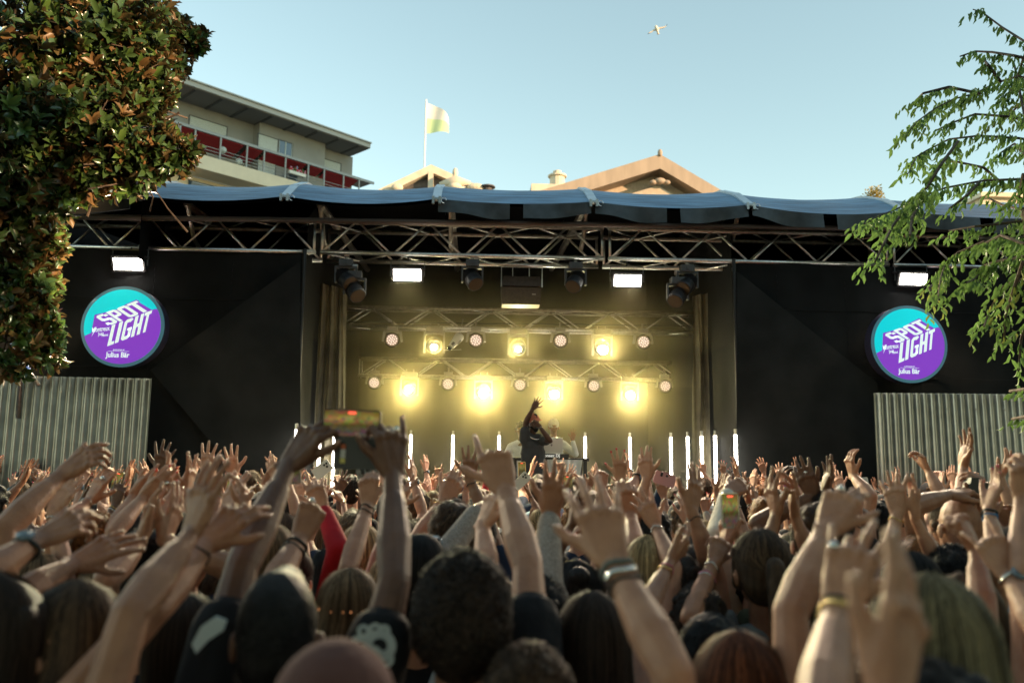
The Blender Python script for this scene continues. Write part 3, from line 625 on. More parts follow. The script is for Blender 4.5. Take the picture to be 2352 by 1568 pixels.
MB().prism([p+V((-.15, -.02, -.4)), p+V((.15, -.02, -.4)), p+V((.15, -.02, -4)), p+V((-.15, -.02, -4))], (0, .6, 0)).build('centre_post', m_ston, t)
q = MB(); c = PY(1045, 412, 44); q.prism([c+V((-.9, 0, -.2)), c+V((0, 0, .25)), c+V((.9, 0, -.1)), c+V((.8, 0, -.3)), c+V((-.8, 0, -.4))], (0, .6, 0)); q.box(c+V((0, .3, -1)), (1.3, .6, 1.2)); q.ell(c+V((0, .2, .45)), (.16, .16, .3)); q.ell(c+V((0, 0, -.45)), (.4, .3, .25)); q.build('dormer', m_ston, t, True)
q = MB(); c = PY(905, 432, 44); q.ell(PY(912, 431, 44.7), (.35, .2, .25)); q.build('ornament', m_ston, t, True)
t = empty('roof_turret', PY(1278, 415, 37), 'pale round turret with a small cap left of the large pediment', 'turret')
c = PY(1280, 408, 39); q = MB(); q.tube([c+V((0, 0, -.5)), c+V((0, 0, .0)), c+V((0, 0, .02)), c+V((0, 0, .1))], [.38, .38, .48, .48], 14); q.tube([c+V((0, 0, .1)), c+V((0, 0, .32)), c+V((0, 0, .36))], [.22, .22, .15], 12); q.build('cap', m_ston, t)
MB().box(c+V((-.2, .3, -1.5)), (2.3, 1.5, 2)).build('base', m_ston, t)
t = empty('chimney_vent', PY(1122, 432, 44), 'round dark roof vent between the small gable and the large pediment', 'vent')
c = PY(1120, 431, 44); q = MB(); q.tube([c+V((0, 0, -.6)), c+V((0, 0, -.05)), c, c+V((0, 0, .08))], [.25, .25, .45, .42], 14); q.build('cowl', m_slate, t)
q = MB(); q.tube([PY(1075, 432, 44), PY(1095, 424, 44), PY(1110, 428, 44)], .05, 6); q.ell(PY(1093, 431, 44), (.5, .3, .25)); q.build('pipe', m_ston, t)
t = empty('right_roof', PY(2320, 456, 60), 'low pale roof seen through the leaves at the right edge', 'building')
q = MB(); a, b = PY(2255, 454, 60), PY(2480, 452, 60); q.box2((a.x, 60, 0), (b.x, 68, a.z)); q.build('wall', m_ston, t)
q = MB(); q.box2((a.x-.3, 59.6, a.z), (b.x, 68.4, a.z+.35)); q.build('roof_edge', m_cream, t)
# flag
t = empty('flagpole', PY(975, 390, 47), 'tall thin white flagpole rising behind the small gable', 'flagpole')
fa, fb_ = PY(974, 392, 47), PY(981, 231, 47); fb_.x = fa.x+.02; MB().tube([(fa.x, 47, fa.z-3), (fb_.x, 47, PY(981, 229, 47).z)], .05, 8).build('pole', mat('white_pole', (.75, .75, .75), .4), t)
fx = fa.x+.08
f0 = PY(982, 237, 47).z; f1 = PY(982, 305, 47).z
def flg(u, v):
    top = f0-(.95*u**1.5); bot = f1+.12*u*math.sin(u*3); x = fx+1.35*math.sin(u*1.35)/math.sin(1.35)*(1-.08*v*math.sin(u*6))
    return (x, 47+.12*math.sin(u*7+v), top+(bot-top)*v)
o = tag(MB().grid(flg, 24, 16).build('flag', [mat('flag_white', (.72, .72, .66), .8), mat('flag_green', (.50, .66, .38), .8)], None, True), 'white over green flag flying from the flagpole', 'flag')
for f in o.data.polygons:
    if f.index//24 >= 8: f.material_index = 1
# ------------------------------------------------------------------ gull
c = P(1510, 67, 30); t = empty('gull', c, 'white gull with black wing tips gliding in the blue sky', 'bird')
s = 30/1829.
def sk(x, y, dz=0): return c+rt2*((x-1510)*s)+up2*((67-y)*s)+fw*dz
L_ = [(1508, 69), (1502, 69), (1497, 73), (1491, 76), (1488, 78)]; R_ = [(1511, 66), (1518, 64), (1525, 63), (1530, 60), (1533, 56)]
q = MB(); q.tube([sk(1505, 60), sk(1506.5, 62), sk(1508.5, 67), sk(1510, 71), sk(1511, 75), sk(1512, 79)], [.04, .055, .075, .055, .03, .045], 10); q.build('body', mat('gull_white', (.75, .68, .56), .7), t, True)
for W_ in (L_, R_):
    q = MB()
    for i in range(4):
        (x0, y0), (x1, y1) = W_[i], W_[i+1]; w0, w1 = (3.0, 3.2, 2.6, 1.8, .5)[i], (3.0, 3.2, 2.6, 1.8, .5)[i+1]
        q.prism([sk(x0, y0-w0/2), sk(x1, y1-w1/2), sk(x1, y1+w1/2), sk(x0, y0+w0/2)], fw*.04, 1 if i == 3 else 0)
    q.build('wing', [mat('wing_pale', (.62, .54, .42), .7), mat('wing_tip', (.02, .02, .02), .7)], t)
# ------------------------------------------------------------------ unseen blocks added to keep the low sun off square and facade
for nm, a, b, h, lb in (('tall_shade_block', (20, -4.9), (21, 9), 14.5, 'tall plain block added out of view on the right to shade the stage'), ('low_shade_block', (20, -24), (20, -5.1), 9.6, 'lower plain block added out of view on the right to shade the crowd'), ('tower_shade_block', (28.5, 32.5), (40, 48.5), 56, 'very tall tower added out of view on the right to shade the apartment block')):
    t = empty(nm, (a[0], a[1], 0), lb, 'building'); q = MB(); q.prism([(a[0], a[1], 0), (a[0]+9, a[1], 0), (b[0]+9, b[1], 0), (b[0], b[1], 0)], (0, 0, h)); q.build('wall', m_cream, t)
# ------------------------------------------------------------------ leaves
def leafmesh(name, pos, dirs, nrm, size, width, mats, parent, curl=.15, midx=None):
    n = len(pos); dirs = dirs/np.linalg.norm(dirs, axis=1)[:, None]
    side = np.cross(dirs, nrm); side /= np.linalg.norm(side, axis=1)[:, None]+1e-9; nn = np.cross(side, dirs)
    T = np.array([(0, 0, 0), (.26, .82, .10), (.72, .86, .10), (1, 0, -curl), (.72, -.86, .10), (.26, -.82, .10), (.3, 0, 0), (.7, 0, -.02)])
    v = pos[:, None]+dirs[:, None]*(T[:, 0]*1)[None, :, None]*size[:, None, None]+side[:, None]*(T[:, 1])[None, :, None]*(size*width)[:, None, None]*.5+nn[:, None]*T[:, 2][None, :, None]*size[:, None, None]
    Fc = np.array([(0, 6, 1), (6, 2, 1), (6, 7, 2), (7, 3, 2), (0, 5, 6), (5, 4, 6), (6, 4, 7), (4, 3, 7)])[:, ::-1]
    f = (Fc[None]+8*np.arange(n)[:, None, None]).reshape(-1, 3)
    me = bpy.data.meshes.new(name); me.vertices.add(n*8); me.vertices.foreach_set('co', v.reshape(-1)); me.loops.add(len(f)*3); me.polygons.add(len(f))
    me.polygons.foreach_set('loop_start', np.arange(0, len(f)*3, 3, dtype=np.int32)); me.polygons.foreach_set('loop_total', np.full(len(f), 3, np.int32))
    me.loops.foreach_set('vertex_index', f.reshape(-1).astype(np.int32)); 
    for m in mats: me.materials.append(m)
    if midx is not None: me.polygons.foreach_set('material_index', np.repeat(midx, 8).astype(np.int32))
    me.update(calc_edges=True)
    return attach(name, me, parent)
def leafmat(name, c, back, rough=.3, trans=.3, var=.25):
    m = bpy.data.materials.new(name); m.use_nodes = True; nt = m.node_tree; N = nt.nodes; L = nt.links; b = N['Principled BSDF']; ou = N['Material Output']
    ge = N.new('ShaderNodeNewGeometry'); mx = N.new('ShaderNodeMix'); mx.data_type = 'RGBA'
    no = N.new('ShaderNodeTexNoise'); no.inputs['Scale'].default_value = 2.5; tc = N.new('ShaderNodeTexCoord'); L.new(tc.outputs['Object'], no.inputs[0])
    rp = N.new('ShaderNodeValToRGB'); rp.color_ramp.elements[0].position = .35; rp.color_ramp.elements[1].position = .65
    rp.color_ramp.elements[0].color = (*[k*(1-var) for k in c], 1); rp.color_ramp.elements[1].color = (*[k*(1+var) for k in c], 1); L.new(no.outputs[0], rp.inputs[0])
    mx.inputs[7].default_value = (*back, 1); L.new(rp.outputs[0], mx.inputs[6]); L.new(ge.outputs['Backfacing'], mx.inputs[0]); L.new(mx.outputs[2], b.inputs['Base Color'])
    b.inputs['Roughness'].default_value = rough
    tr = N.new('ShaderNodeBsdfTranslucent'); L.new(mx.outputs[2], tr.inputs[0]); ms = N.new('ShaderNodeMixShader'); ms.inputs[0].default_value = trans
    L.new(b.outputs[0], ms.inputs[1]); L.new(tr.outputs[0], ms.inputs[2]); L.new(ms.outputs[0], ou.inputs[0])
    return m
m_bark = mat('bark', (.09, .065, .045), .9, var=.4, scale=12, bump=.8, bscale=20)
m_mg = [leafmat('magnolia_leaf', (.05, .095, .028), (.10, .075, .03), .25, .15), leafmat('magnolia_young_leaf', (.09, .16, .03), (.16, .11, .04), .3, .25), leafmat('magnolia_old_leaf', (.17, .10, .035), (.22, .12, .045), .4, .2)]
rg = np.random.default_rng(11)
def magnolia():
    t = empty('magnolia_tree', (-7.2, 8.6, 0), 'big glossy magnolia tree with rusty leaf backs at the left edge', 'tree')
    q = MB(); q.tube([(-7.2, 8.9, 0), (-7.1, 8.8, 2), (-7, 8.6, 4.2), (-6.8, 8.5, 6.5), (-6.6, 8.4, 9)], [.24, .2, .16, .11, .05], 12); q.build('trunk', m_bark, t, True)
    # whorls of leaves on the shell and inside of several lobes
    lobes = [(PY(x, y, Y), r_, n) for x, y, Y, r_, n in ((50, 90, 8.2, 1.25, 1900), (225, 120, 8.4, .80, 1150), (320, 40, 8.7, .36, 300), (375, 80, 8.9, .24, 120), (432, 98, 9.0, .17, 70), (458, 92, 9.0, .09, 24), (410, 60, 9, .12, 30), (305, 230, 8.4, .38, 380), (365, 225, 8.4, .13, 50), (425, 345, 8.1, .12, 40), (200, 310, 8.1, .62, 950), (70, 310, 8.0, .80, 1200),
             (385, 350, 8.1, .25, 190), (300, 375, 8.1, .32, 280), (120, 400, 8.0, .42, 420), (15, 520, 8.2, .48, 380), (75, 560, 8.4, .30, 140), (50, 660, 8.3, .36, 170), (95, 755, 8.5, .22, 70), (20, 790, 8.3, .36, 180), (-10, 600, 8.2, .5, 300), (0, 690, 8.2, .4, 220), (110, 815, 8.5, .15, 40), (-220, 180, 7.6, 1.7, 1200), (-100, 420, 7.8, .9, 500), (120, 590, 8.5, .16, 50), (345, 170, 8.7, .3, 150), (400, 150, 8.9, .16, 50))]
    pos = []; dr = []; nm = []; sz = []; mi = []; br = MB()
    for c, r, n in lobes:
        n = int(n/1.75); d = rg.normal(size=(n, 3)); d /= np.linalg.norm(d, axis=1)[:, None]
        rr = r*(rg.uniform(.35, 1, n)**.45)*(1+.16*np.sin(d[:, 0]*5+c.x*3)*np.cos(d[:, 2]*6))
        cc = np.array(c)+d*rr[:, None]*np.array([1, .9, 1.0])
        for i in range(n):
            ax = d[i]*.8+rg.normal(size=3)*.45+np.array([0, -.25, .35]); ax /= np.linalg.norm(ax)
            a = np.cross(ax, [0, 0, 1.]); a /= np.linalg.norm(a)+1e-9; b = np.cross(ax, a); k0 = rg.uniform(0, 6.28)
            mm = rg.choice([0, 0, 0, 0, 1, 2]) if rg.uniform() < .93 else 2
            if i % 9 == 0 and r > .3: br.tube([tuple(cc[i]-ax*.5+rg.normal(size=3)*.06), tuple(cc[i]-ax*.25+rg.normal(size=3)*.03), tuple(cc[i])], [.012, .008, .004], 4)
            for k in range(rg.integers(6, 9)):
                q_ = k0+k*2.4; w = a*math.cos(q_)+b*math.sin(q_); op = rg.uniform(.5, 1.3)
                L = ax*(1.0-.0*op)+w*op+rg.normal(size=3)*.15
                pos.append(cc[i]-ax*.012*k); dr.append(L); nm.append(ax-w*.5); sz.append(rg.uniform(.095, .165)); mi.append(mm if rg.uniform() < .75 else rg.choice([0, 0, 0, 1, 2]))
    leafmesh('crown', np.array(pos), np.array(dr), np.array(nm), np.array(sz), .44, m_mg, t, .12, np.array(mi))
    tag(br.build('twigs', m_bark, t), kind='stuff')
    for e in ((250, 80, 8.6), (100, 380, 7.9), (320, 260, 8.3), (360, 100, 8.8), (40, 620, 8.2)):
        q = MB(); g_ = PY(*e); s0 = V((-6.9, 8.6, 4.5)); m0 = (s0+g_)/2+V((.2, 0, -.3)); q.tube([s0, m0, g_], [.09, .06, .02], 8); q.build('limb', m_bark, t, True)
magnolia()
m_rt = [leafmat('drooping_leaf', (.11, .20, .05), (.12, .21, .06), .45, .5), leafmat('lit_yellow_leaf', (.16, .20, .045), (.2, .22, .07), .5, .45)]  # the yellow leaves carry sun and floodlight in their colour
def right_tree():
    base = V((5.6, 6.3, 0)); t = empty('drooping_tree', base, 'green tree with drooping rows of narrow leaves at the right edge', 'tree')
    MB().tube([base, base+V((-.02, 0, 2.2)), base+V((-.15, 0, 4.2)), base+V((-.05, .1, 6.5)), base+V((.1, .2, 9))], [.16, .13, .10, .07, .03], 10).build('trunk', m_bark, t, True)
    pos = []; dr = []; nm = []; sz = []; mi = []
    def spray(pts, D, tw=.34, dens=1.0, yel=0, first=None, leaf=(.055, .09)):
        W_ = [PY(x, y, D+.35*math.sin(i*1.3+x*.01)) for i, (x, y) in enumerate(pts)]
        q = MB(); q.tube(([first] if first is not None else [])+W_, [.03 if first is not None else .012]+[.012-.009*i/len(W_) for i in range(len(W_)-(0 if first is not None else 1))], 5); q.build('branch', m_bark, t)
        L = sum((b-a).length for a, b in zip(W_, W_[1:])); n = max(3, int(L/.165*dens)); 
        for k in range(n):
            u = (k+.5)/n*(len(W_)-1); i = min(int(u), len(W_)-2); p = W_[i].lerp(W_[i+1], u-i); d = (W_[i+1]-W_[i]).normalized()
            for s in (-1, 1):
                sd_ = d.cross(V((0, 0, 1))).normalized()*s; td = (d*.9+sd_*.75*random.uniform(.4, 1.1)+V((0, 0, random.uniform(-.35, .25)))).normalized(); l = tw*random.uniform(.6, 1.15); m = int(l/.030)
                for j in range(m):
                    pp = p+td*(l*j/m)+V((0, 0, -.32*(j/m)**2*l)); ld = V((td.x*.35, td.y*.35, -1))+V((random.gauss(0, .25), random.gauss(0, .25), 0))+sd_*(.6 if j % 2 else -.6)*.8
                    pos.append(tuple(pp)); dr.append(tuple(ld)); nm.append((random.gauss(0, .6), -1, .3+random.gauss(0, .3))); sz.append(random.uniform(*leaf)); mi.append(1 if random.random() < yel else 0)
    A0 = V((5.5, 6.3, 4.4))
    for pts, D, kw in (
        ([(2420, 120), (2352, 95), (2300, 62), (2255, 28), (2235, 22)], 6.2, dict(tw=.16, first=V((5.5, 6.4, 7.2)))),
        ([(2420, 150), (2330, 128), (2280, 120), (2240, 118), (2205, 130)], 6.0, dict(tw=.15)),
        ([(2420, 200), (2340, 175), (2290, 190), (2240, 215), (2190, 228), (2150, 248), (2105, 280), (2090, 300)], 6.2, dict(tw=.26, dens=1.2, first=V((5.5, 6.4, 6.2)))),
        ([(2300, 190), (2270, 150), (2262, 140)], 6.1, dict(tw=.16)), ([(2250, 215), (2180, 200), (2120, 215), (2100, 235)], 5.9, dict(tw=.2)),
        ([(2420, 330), (2340, 318), (2250, 312), (2180, 320), (2130, 345), (2105, 360), (2085, 400)], 6.0, dict(tw=.28, dens=1.2, first=V((5.5, 6.3, 5.4)))),
        ([(2400, 290), (2320, 268), (2240, 262), (2180, 285), (2150, 300)], 6.4, dict(tw=.26)),
        ([(2200, 325), (2160, 380), (2130, 430), (2095, 460), (2075, 490)], 5.8, dict(tw=.24, dens=1.3)),
        ([(2420, 430), (2340, 412), (2260, 415), (2170, 432), (2110, 455), (2060, 480), (2010, 500), (1985, 515)], 5.8, dict(tw=.25, dens=1.4, first=V((5.5, 6.3, 4.6)))),
        ([(2300, 420), (2260, 385), (2200, 372), (2160, 370)], 6.2, dict(tw=.18)), ([(2250, 418), (2220, 450), (2180, 480)], 6.0, dict(tw=.15)),
        ([(2080, 480), (2050, 520), (2030, 560), (2010, 600)], 5.7, dict(tw=.20, dens=1.2)), ([(2110, 470), (2095, 500), (2090, 540)], 5.7, dict(tw=.18)),
        ([(2420, 240), (2352, 230), (2320, 262), (2290, 275)], 7.0, dict(tw=.25, yel=.9)), ([(2420, 380), (2360, 360), (2330, 330), (2300, 350)], 6.6, dict(tw=.28, dens=1.3)),
        ([(2420, 60), (2352, 130), (2330, 200), (2300, 230)], 6.4, dict(tw=.25, dens=1.2)), ([(2420, 300), (2352, 260), (2330, 150)], 6.6, dict(tw=.28, dens=1.2)),
        ([(2420, 470), (2340, 480), (2300, 470), (2270, 455)], 6.2, dict(tw=.2)),
        ([(2430, 530), (2350, 545), (2260, 555), (2200, 580), (2170, 610), (2160, 640), (2155, 680)], 5.6, dict(tw=.15, dens=1.5, first=V((5.5, 6.3, 4.0)))),
        ([(2430, 560), (2350, 590), (2290, 600), (2260, 610), (2240, 640), (2220, 650)], 5.4, dict(tw=.2, dens=1.5)),
        ([(2430, 500), (2330, 510), (2240, 520), (2180, 530)], 5.9, dict(tw=.26, dens=1.2)), ([(2350, 600), (2330, 660), (2310, 720), (2305, 790)], 5.2, dict(tw=.18, yel=.25)),
        ([(2430, 620), (2352, 640), (2300, 660), (2270, 720), (2260, 750)], 5.4, dict(tw=.24, dens=1.2, yel=.15)), ([(2430, 640), (2370, 700), (2345, 780), (2340, 850)], 5.1, dict(tw=.2)),
        ([(2430, 570), (2352, 560), (2300, 540), (2260, 560)], 5.0, dict(tw=.3, dens=1.4)), ([(2430, 890), (2360, 893), (2320, 898)], 4.6, dict(tw=.12, leaf=(.05, .07))), ([(2430, 955), (2365, 955), (2325, 962)], 4.6, dict(tw=.12, leaf=(.05, .07))),
        ([(2160, 640), (2135, 660), (2150, 700)], 7.6, dict(tw=.22, yel=.5)), ([(2350, 400), (2340, 450), (2352, 520)], 5.6, dict(tw=.26, dens=1.2)), ([(2352, 480), (2360, 600)], 5.6, dict(tw=.3, dens=1.3))):
        spray(pts, D, **kw)
    leafmesh('crown', np.array(pos), np.array(dr), np.array(nm), np.array(sz), .36, m_rt, t, .25, np.array(mi))
right_tree()
# unseen trees added behind the photographer to keep the sky off the crowd
m_ov = leafmat('shade_tree_leaf', (.05, .10, .03), (.06, .11, .04), .5, .2)
for i, (x, y, r, h) in enumerate(((-7.5, -4.6, 4.6, 6.9), (.5, -4.0, 5.0, 7.6), (8.5, -4.6, 4.6, 6.9))):
    t = empty('shade_tree', (x, y, 0), 'broad unseen tree added behind the photographer for shade, %s of three' % ('left', 'middle', 'right')[i], 'tree', 'unseen trees added behind the photographer')
    MB().tube([(x, y, 0), (x+.1, y, 2.5), (x, y+.1, 5)], [.3, .25, .12], 10).build('trunk', m_bark, t, True)
    n = 5200; d = rg.normal(size=(n, 3)); d /= np.linalg.norm(d, axis=1)[:, None]; pp = np.array([x, y, h])+d*(rg.uniform(.2, 1, n)**.4)[:, None]*np.array([r, r, 3.6])
    leafmesh('crown', pp, rg.normal(size=(n, 3)), rg.normal(size=(n, 3)), rg.uniform(.42, .66, n), .9, [m_ov], t)
# far treetop above the roof
c = PY(2008, 441, 30); t = empty('treetop', (c.x, 30, 0), 'small sunlit yellow treetop above the right of the stage roof', 'tree')
n = 260; d = rg.normal(size=(n, 3)); d /= np.linalg.norm(d, axis=1)[:, None]; pp = np.array(c)+d*rg.uniform(.1, .42, n)[:, None]+np.array([0, 0, -.15])
leafmesh('crown', pp, rg.normal(size=(n, 3)), rg.normal(size=(n, 3)), np.full(n, .12), .5, [leafmat('golden_leaf', (.42, .33, .07), (.4, .3, .07), .6, .3)], t)
MB().tube([(c.x, 30, 0), (c.x, 30, c.z-.2)], [.2, .04], 8).build('trunk', m_bark, t)
# ================================================================== people
SKIN = {}
for nm, c, c2 in (('pale', (.48, .24, .155), (.57, .31, .205)), ('fair', (.37, .175, .105), (.46, .235, .145)), ('tan', (.27, .12, .066), (.35, .165, .093)), ('olive', (.20, .092, .050), (.26, .125, .07)), ('brown', (.105, .046, .026), (.145, .066, .037)), ('dark', (.055, .027, .018), (.080, .040, .025))):
    SKIN[nm] = mat(nm+'_skin', c, .48, c2=c2, scale=20, bump=.35, bscale=190, sub=.0, spec=.4)
HAIR = {}; HAIRS = {}
for nm, c in (('black', (.010, .009, .009)), ('dark brown', (.022, .014, .010)), ('brown', (.055, .032, .018)), ('auburn', (.085, .028, .012)), ('light brown', (.12, .075, .04)), ('blonde', (.26, .185, .095)), ('olive blonde', (.13, .105, .06)), ('ginger', (.16, .06, .015))):
    HAIR[nm] = mat(nm.replace(' ', '_')+'_hair', c, .5, var=.45, scale=60, bump=.6, bscale=170, stretch=(1, 1, .10), spec=.2)
    HAIRS[nm] = mat(nm.replace(' ', '_')+'_strand', tuple(min(.6, k*1.7) for k in c), .6, spec=.18)
CL = {}
for nm, m_ in HAIRS.items():
    N = m_.node_tree.nodes; L = m_.node_tree.links; b_ = N['Principled BSDF']; at = N.new('ShaderNodeAttribute'); at.attribute_name = 'tone'; mx = N.new('ShaderNodeMix'); mx.data_type = 'RGBA'; mx.blend_type = 'MULTIPLY'; mx.inputs[0].default_value = 1
    mx.inputs[6].default_value = b_.inputs['Base Color'].default_value; L.new(at.outputs['Fac'], mx.inputs[7]); L.new(mx.outputs[2], b_.inputs['Base Color'])
for nm, c in (('black', (.010, .010, .012)), ('navy', (.015, .025, .05)), ('white', (.62, .64, .62)), ('cream', (.50, .45, .37)), ('grey', (.20, .22, .23)), ('dark grey', (.05, .052, .055)), ('red', (.38, .012, .02)), ('pink', (.42, .16, .30)), ('light blue', (.25, .36, .46)), ('beige', (.34, .29, .24)), ('olive', (.08, .085, .05)), ('violet', (.40, .10, .36)), ('brown', (.12, .06, .045)), ('burgundy', (.12, .02, .03)), ('rust', (.105, .046, .038)), ('teal', (.03, .12, .12)), ('yellow', (.5, .36, .08)), ('salmon', (.45, .16, .12))):
    CL[nm] = mat(nm.replace(' ', '_')+'_cloth', c, .85, var=.12, scale=12, bump=.35, bscale=45, spec=.25)
m_knit = mat('knit_wool', (.36, .31, .27), .95, var=.25, scale=60, bump=1.0, bscale=70, stretch=(3, 3, .4), spec=.1)
m_jean = mat('denim', (.04, .055, .09), .85, var=.2, scale=20)
m_eye = mat('eye_white', (.5, .5, .48), .2); m_gold = mat('gold', (.75, .52, .20), .25, 1.0); m_silver = mat('silver', (.7, .7, .68), .2, 1.0); m_cord = mat('black_cord', (.008, .008, .008), .7)
m_nail = mat('natural_nail', (.42, .24, .17), .3); m_redn = mat('red_nail', (.50, .01, .03), .15, coat=.5); m_orn = mat('coral_nail', (.70, .08, .05), .15, coat=.5); m_pinkc = mat('pink_cord', (.5, .12, .2), .6)
BAND = {'black': m_cord, 'gold': m_gold, 'silver': m_silver, 'pink': m_pinkc, 'white': CL['white'], 'blue': mat('blue_cord', (.05, .2, .4), .7), 'green': mat('green_beads', (.03, .12, .09), .4), 'red': CL['red'], 'grey': mat('grey_woven', (.12, .13, .12), .8)}
JOBS = []     # (object, voxel) : meshes that are fused into one skin at the end
def norm(v): v = V(v); return v.normalized() if v.length > 1e-8 else V((0, 0, 1))
def rcone(q, a, b, ra, rb, n=10, flat=None, fk=1.0):
    """closed round cone from a to b; flat: axis along which the section is squashed by fk"""
    a, b = V(a), V(b); t = norm(b-a); u = t.orthogonal().normalized()
    if flat is not None:
        f = V(flat)-t*t.dot(V(flat)); u = norm(f) if f.length > 1e-4 else u
    w = t.cross(u); rings = []
    for k in range(1, 4): th = math.pi/2*k/3.0; rings.append((a-t*ra*math.cos(th), ra*math.sin(th)))
    for k in range(0, 3): th = math.pi/2*k/3.0; rings.append((b+t*rb*math.sin(th), rb*math.cos(th)))
    vs = [tuple(a-t*ra)]
    for c, r in rings:
        for k in range(n): s = 2*math.pi*k/n; vs.append(tuple(c+u*(r*fk*math.cos(s))+w*(r*math.sin(s))))
    vs.append(tuple(b+t*rb)); L = len(vs)-1; fs = []; m = len(rings)
    for k in range(n):
        fs.append((0, 1+(k+1) % n, 1+k)); fs.append((L, L-n+k, L-n+(k+1) % n))
        for i in range(m-1): p = 1+i*n; fs.append((p+k, p+(k+1) % n, p+n+(k+1) % n, p+n+k))
    q.add(vs, fs)
# finger curls per pose: index, middle, ring, little, thumb (0 straight .. 1 closed); spread; thumb out
POSES = {'open': ((.06, .04, .06, .10), 1.0, 1.0), 'wide': ((.02, .02, .04, .06), 1.8, 1.25), 'clap': ((.05, .05, .06, .08), .25, .35), 'relax': ((.22, .30, .36, .40), .6, .7), 'curl': ((.45, .5, .55, .6), .4, .6),
         'fist': ((1, 1, 1, 1), .1, .0), 'point': ((.03, .85, .95, 1), .2, 1.15), 'horn': ((.05, .9, .9, .08), .8, .3), 'grip': ((.42, .46, .48, .5), .3, .45), 'hold': ((.55, .6, .6, .08), .8, .8), 'mix': ((.05, .15, .35, .1), 1.3, .9), 'droop': ((.5, .35, .3, .35), .7, .8)}
FING = [(.031, .088, .072, .0090), (.010, .093, .080, .0093), (-.011, .090, .074, .0088), (-.031, .080, .058, .0078)]
def newnail(nails):
    if isinstance(nails, list): nails.append(MB()); return nails[-1]
    return nails
def hand(q, W, hz, hn, right, pose, s=1.0, nails=None):
    jr = random.Random(int(V(W).x*9173)+int(V(W).z*3571)+int(V(W).y*771))
    hz = norm(hz); hn = norm(V(hn)-hz*hz.dot(V(hn))); hx = (hz.cross(hn) if right else hn.cross(hz)).normalized()
    curls, sp, th = POSES[pose]; W = V(W); Pt = lambda x, y, z: W+hx*(x*s)+hn*(y*s)+hz*(z*s)
    for i, (kx, kz, L, r) in enumerate(FING):
        K = Pt(kx, -.001, kz); rcone(q, Pt(kx*.45, 0, .008), K, .0165*s, .0118*s, 8, hn, .85)
        q.ell(K-hn*(.0035*s), (.0122*s,)*3, None, 8, 6)
        ang = math.radians((9, 2, -5, -13)[i]*sp+jr.uniform(-3, 3)); d0 = (hz*math.cos(ang)+hx*math.sin(ang)).normalized(); c = curls[i]+(jr.uniform(-.05, .12) if pose != 'fist' else 0); a = 0; p = K
        for j, (f, bend) in enumerate(((.46, 75), (.30, 95), (.24, 62))):
            a += math.radians(bend*c+(3 if j else 0)); d = d0*math.cos(a)+hn*math.sin(a); e = p+d*(L*f*s)
            rcone(q, p, e, r*(1.06-.10*j)*s, r*(.96-.10*j)*s, 8); p = e
            if j == 0: q.ell(p-hn*(.0006*s), (r*1.04*s,)*3, None, 8, 6)
        if nails is not None: newnail(nails).ell(p-d*.001-(hn*math.cos(a)-d0*math.sin(a))*r*.62*s, (r*.62*s, r*.40*s, r*.85*s), ((d.cross(hn)).normalized(), norm(-(hn*math.cos(a)-d0*math.sin(a))), d), 8, 6)
    q.ell(Pt(-.019, -.009, -.014), (.0095*s,)*3, None, 8, 6)
    q.ell(Pt(0, .003, .048), (.040*s, .0165*s, .050*s), (hx, hn, hz), 12, 8)
    c1 = Pt(.034, .012, .045) if th > .5 else Pt(.026, .018, .048)
    rcone(q, Pt(.015, .004, .012), c1, .018*s, .0145*s, 8)
    if th > .1: t1 = norm(hx*(.35+.55*th)+hz*(.95-.25*th)+hn*.22); t2 = norm(hx*(.15+.45*th)+hz*1.0+hn*.15)
    else: t1 = norm(hz*.7+hn*.8-hx*.1); t2 = norm(hz*.45-hx*.9+hn*.35)
    m = c1+t1*(.034*s); e = m+t2*(.029*s); rcone(q, c1, m, .0135*s, .0108*s, 8); rcone(q, m, e, .0108*s, .0088*s, 8)
    if nails is not None: newnail(nails).ell(e-hn*.005*s, (.007*s, .004*s, .010*s), (hx, hn, t2), 8, 6)
    return Pt
def ik(S, W, pole, l1, l2):
    d = W-S; L = min(d.length, (l1+l2)*.995); k = (l1*l1-l2*l2+L*L)/(2*L); h = math.sqrt(max(0, l1*l1-k*k)); t = norm(d); p = V(pole)-t*t.dot(V(pole)); return S+t*k*(d.length/L)+norm(p)*h
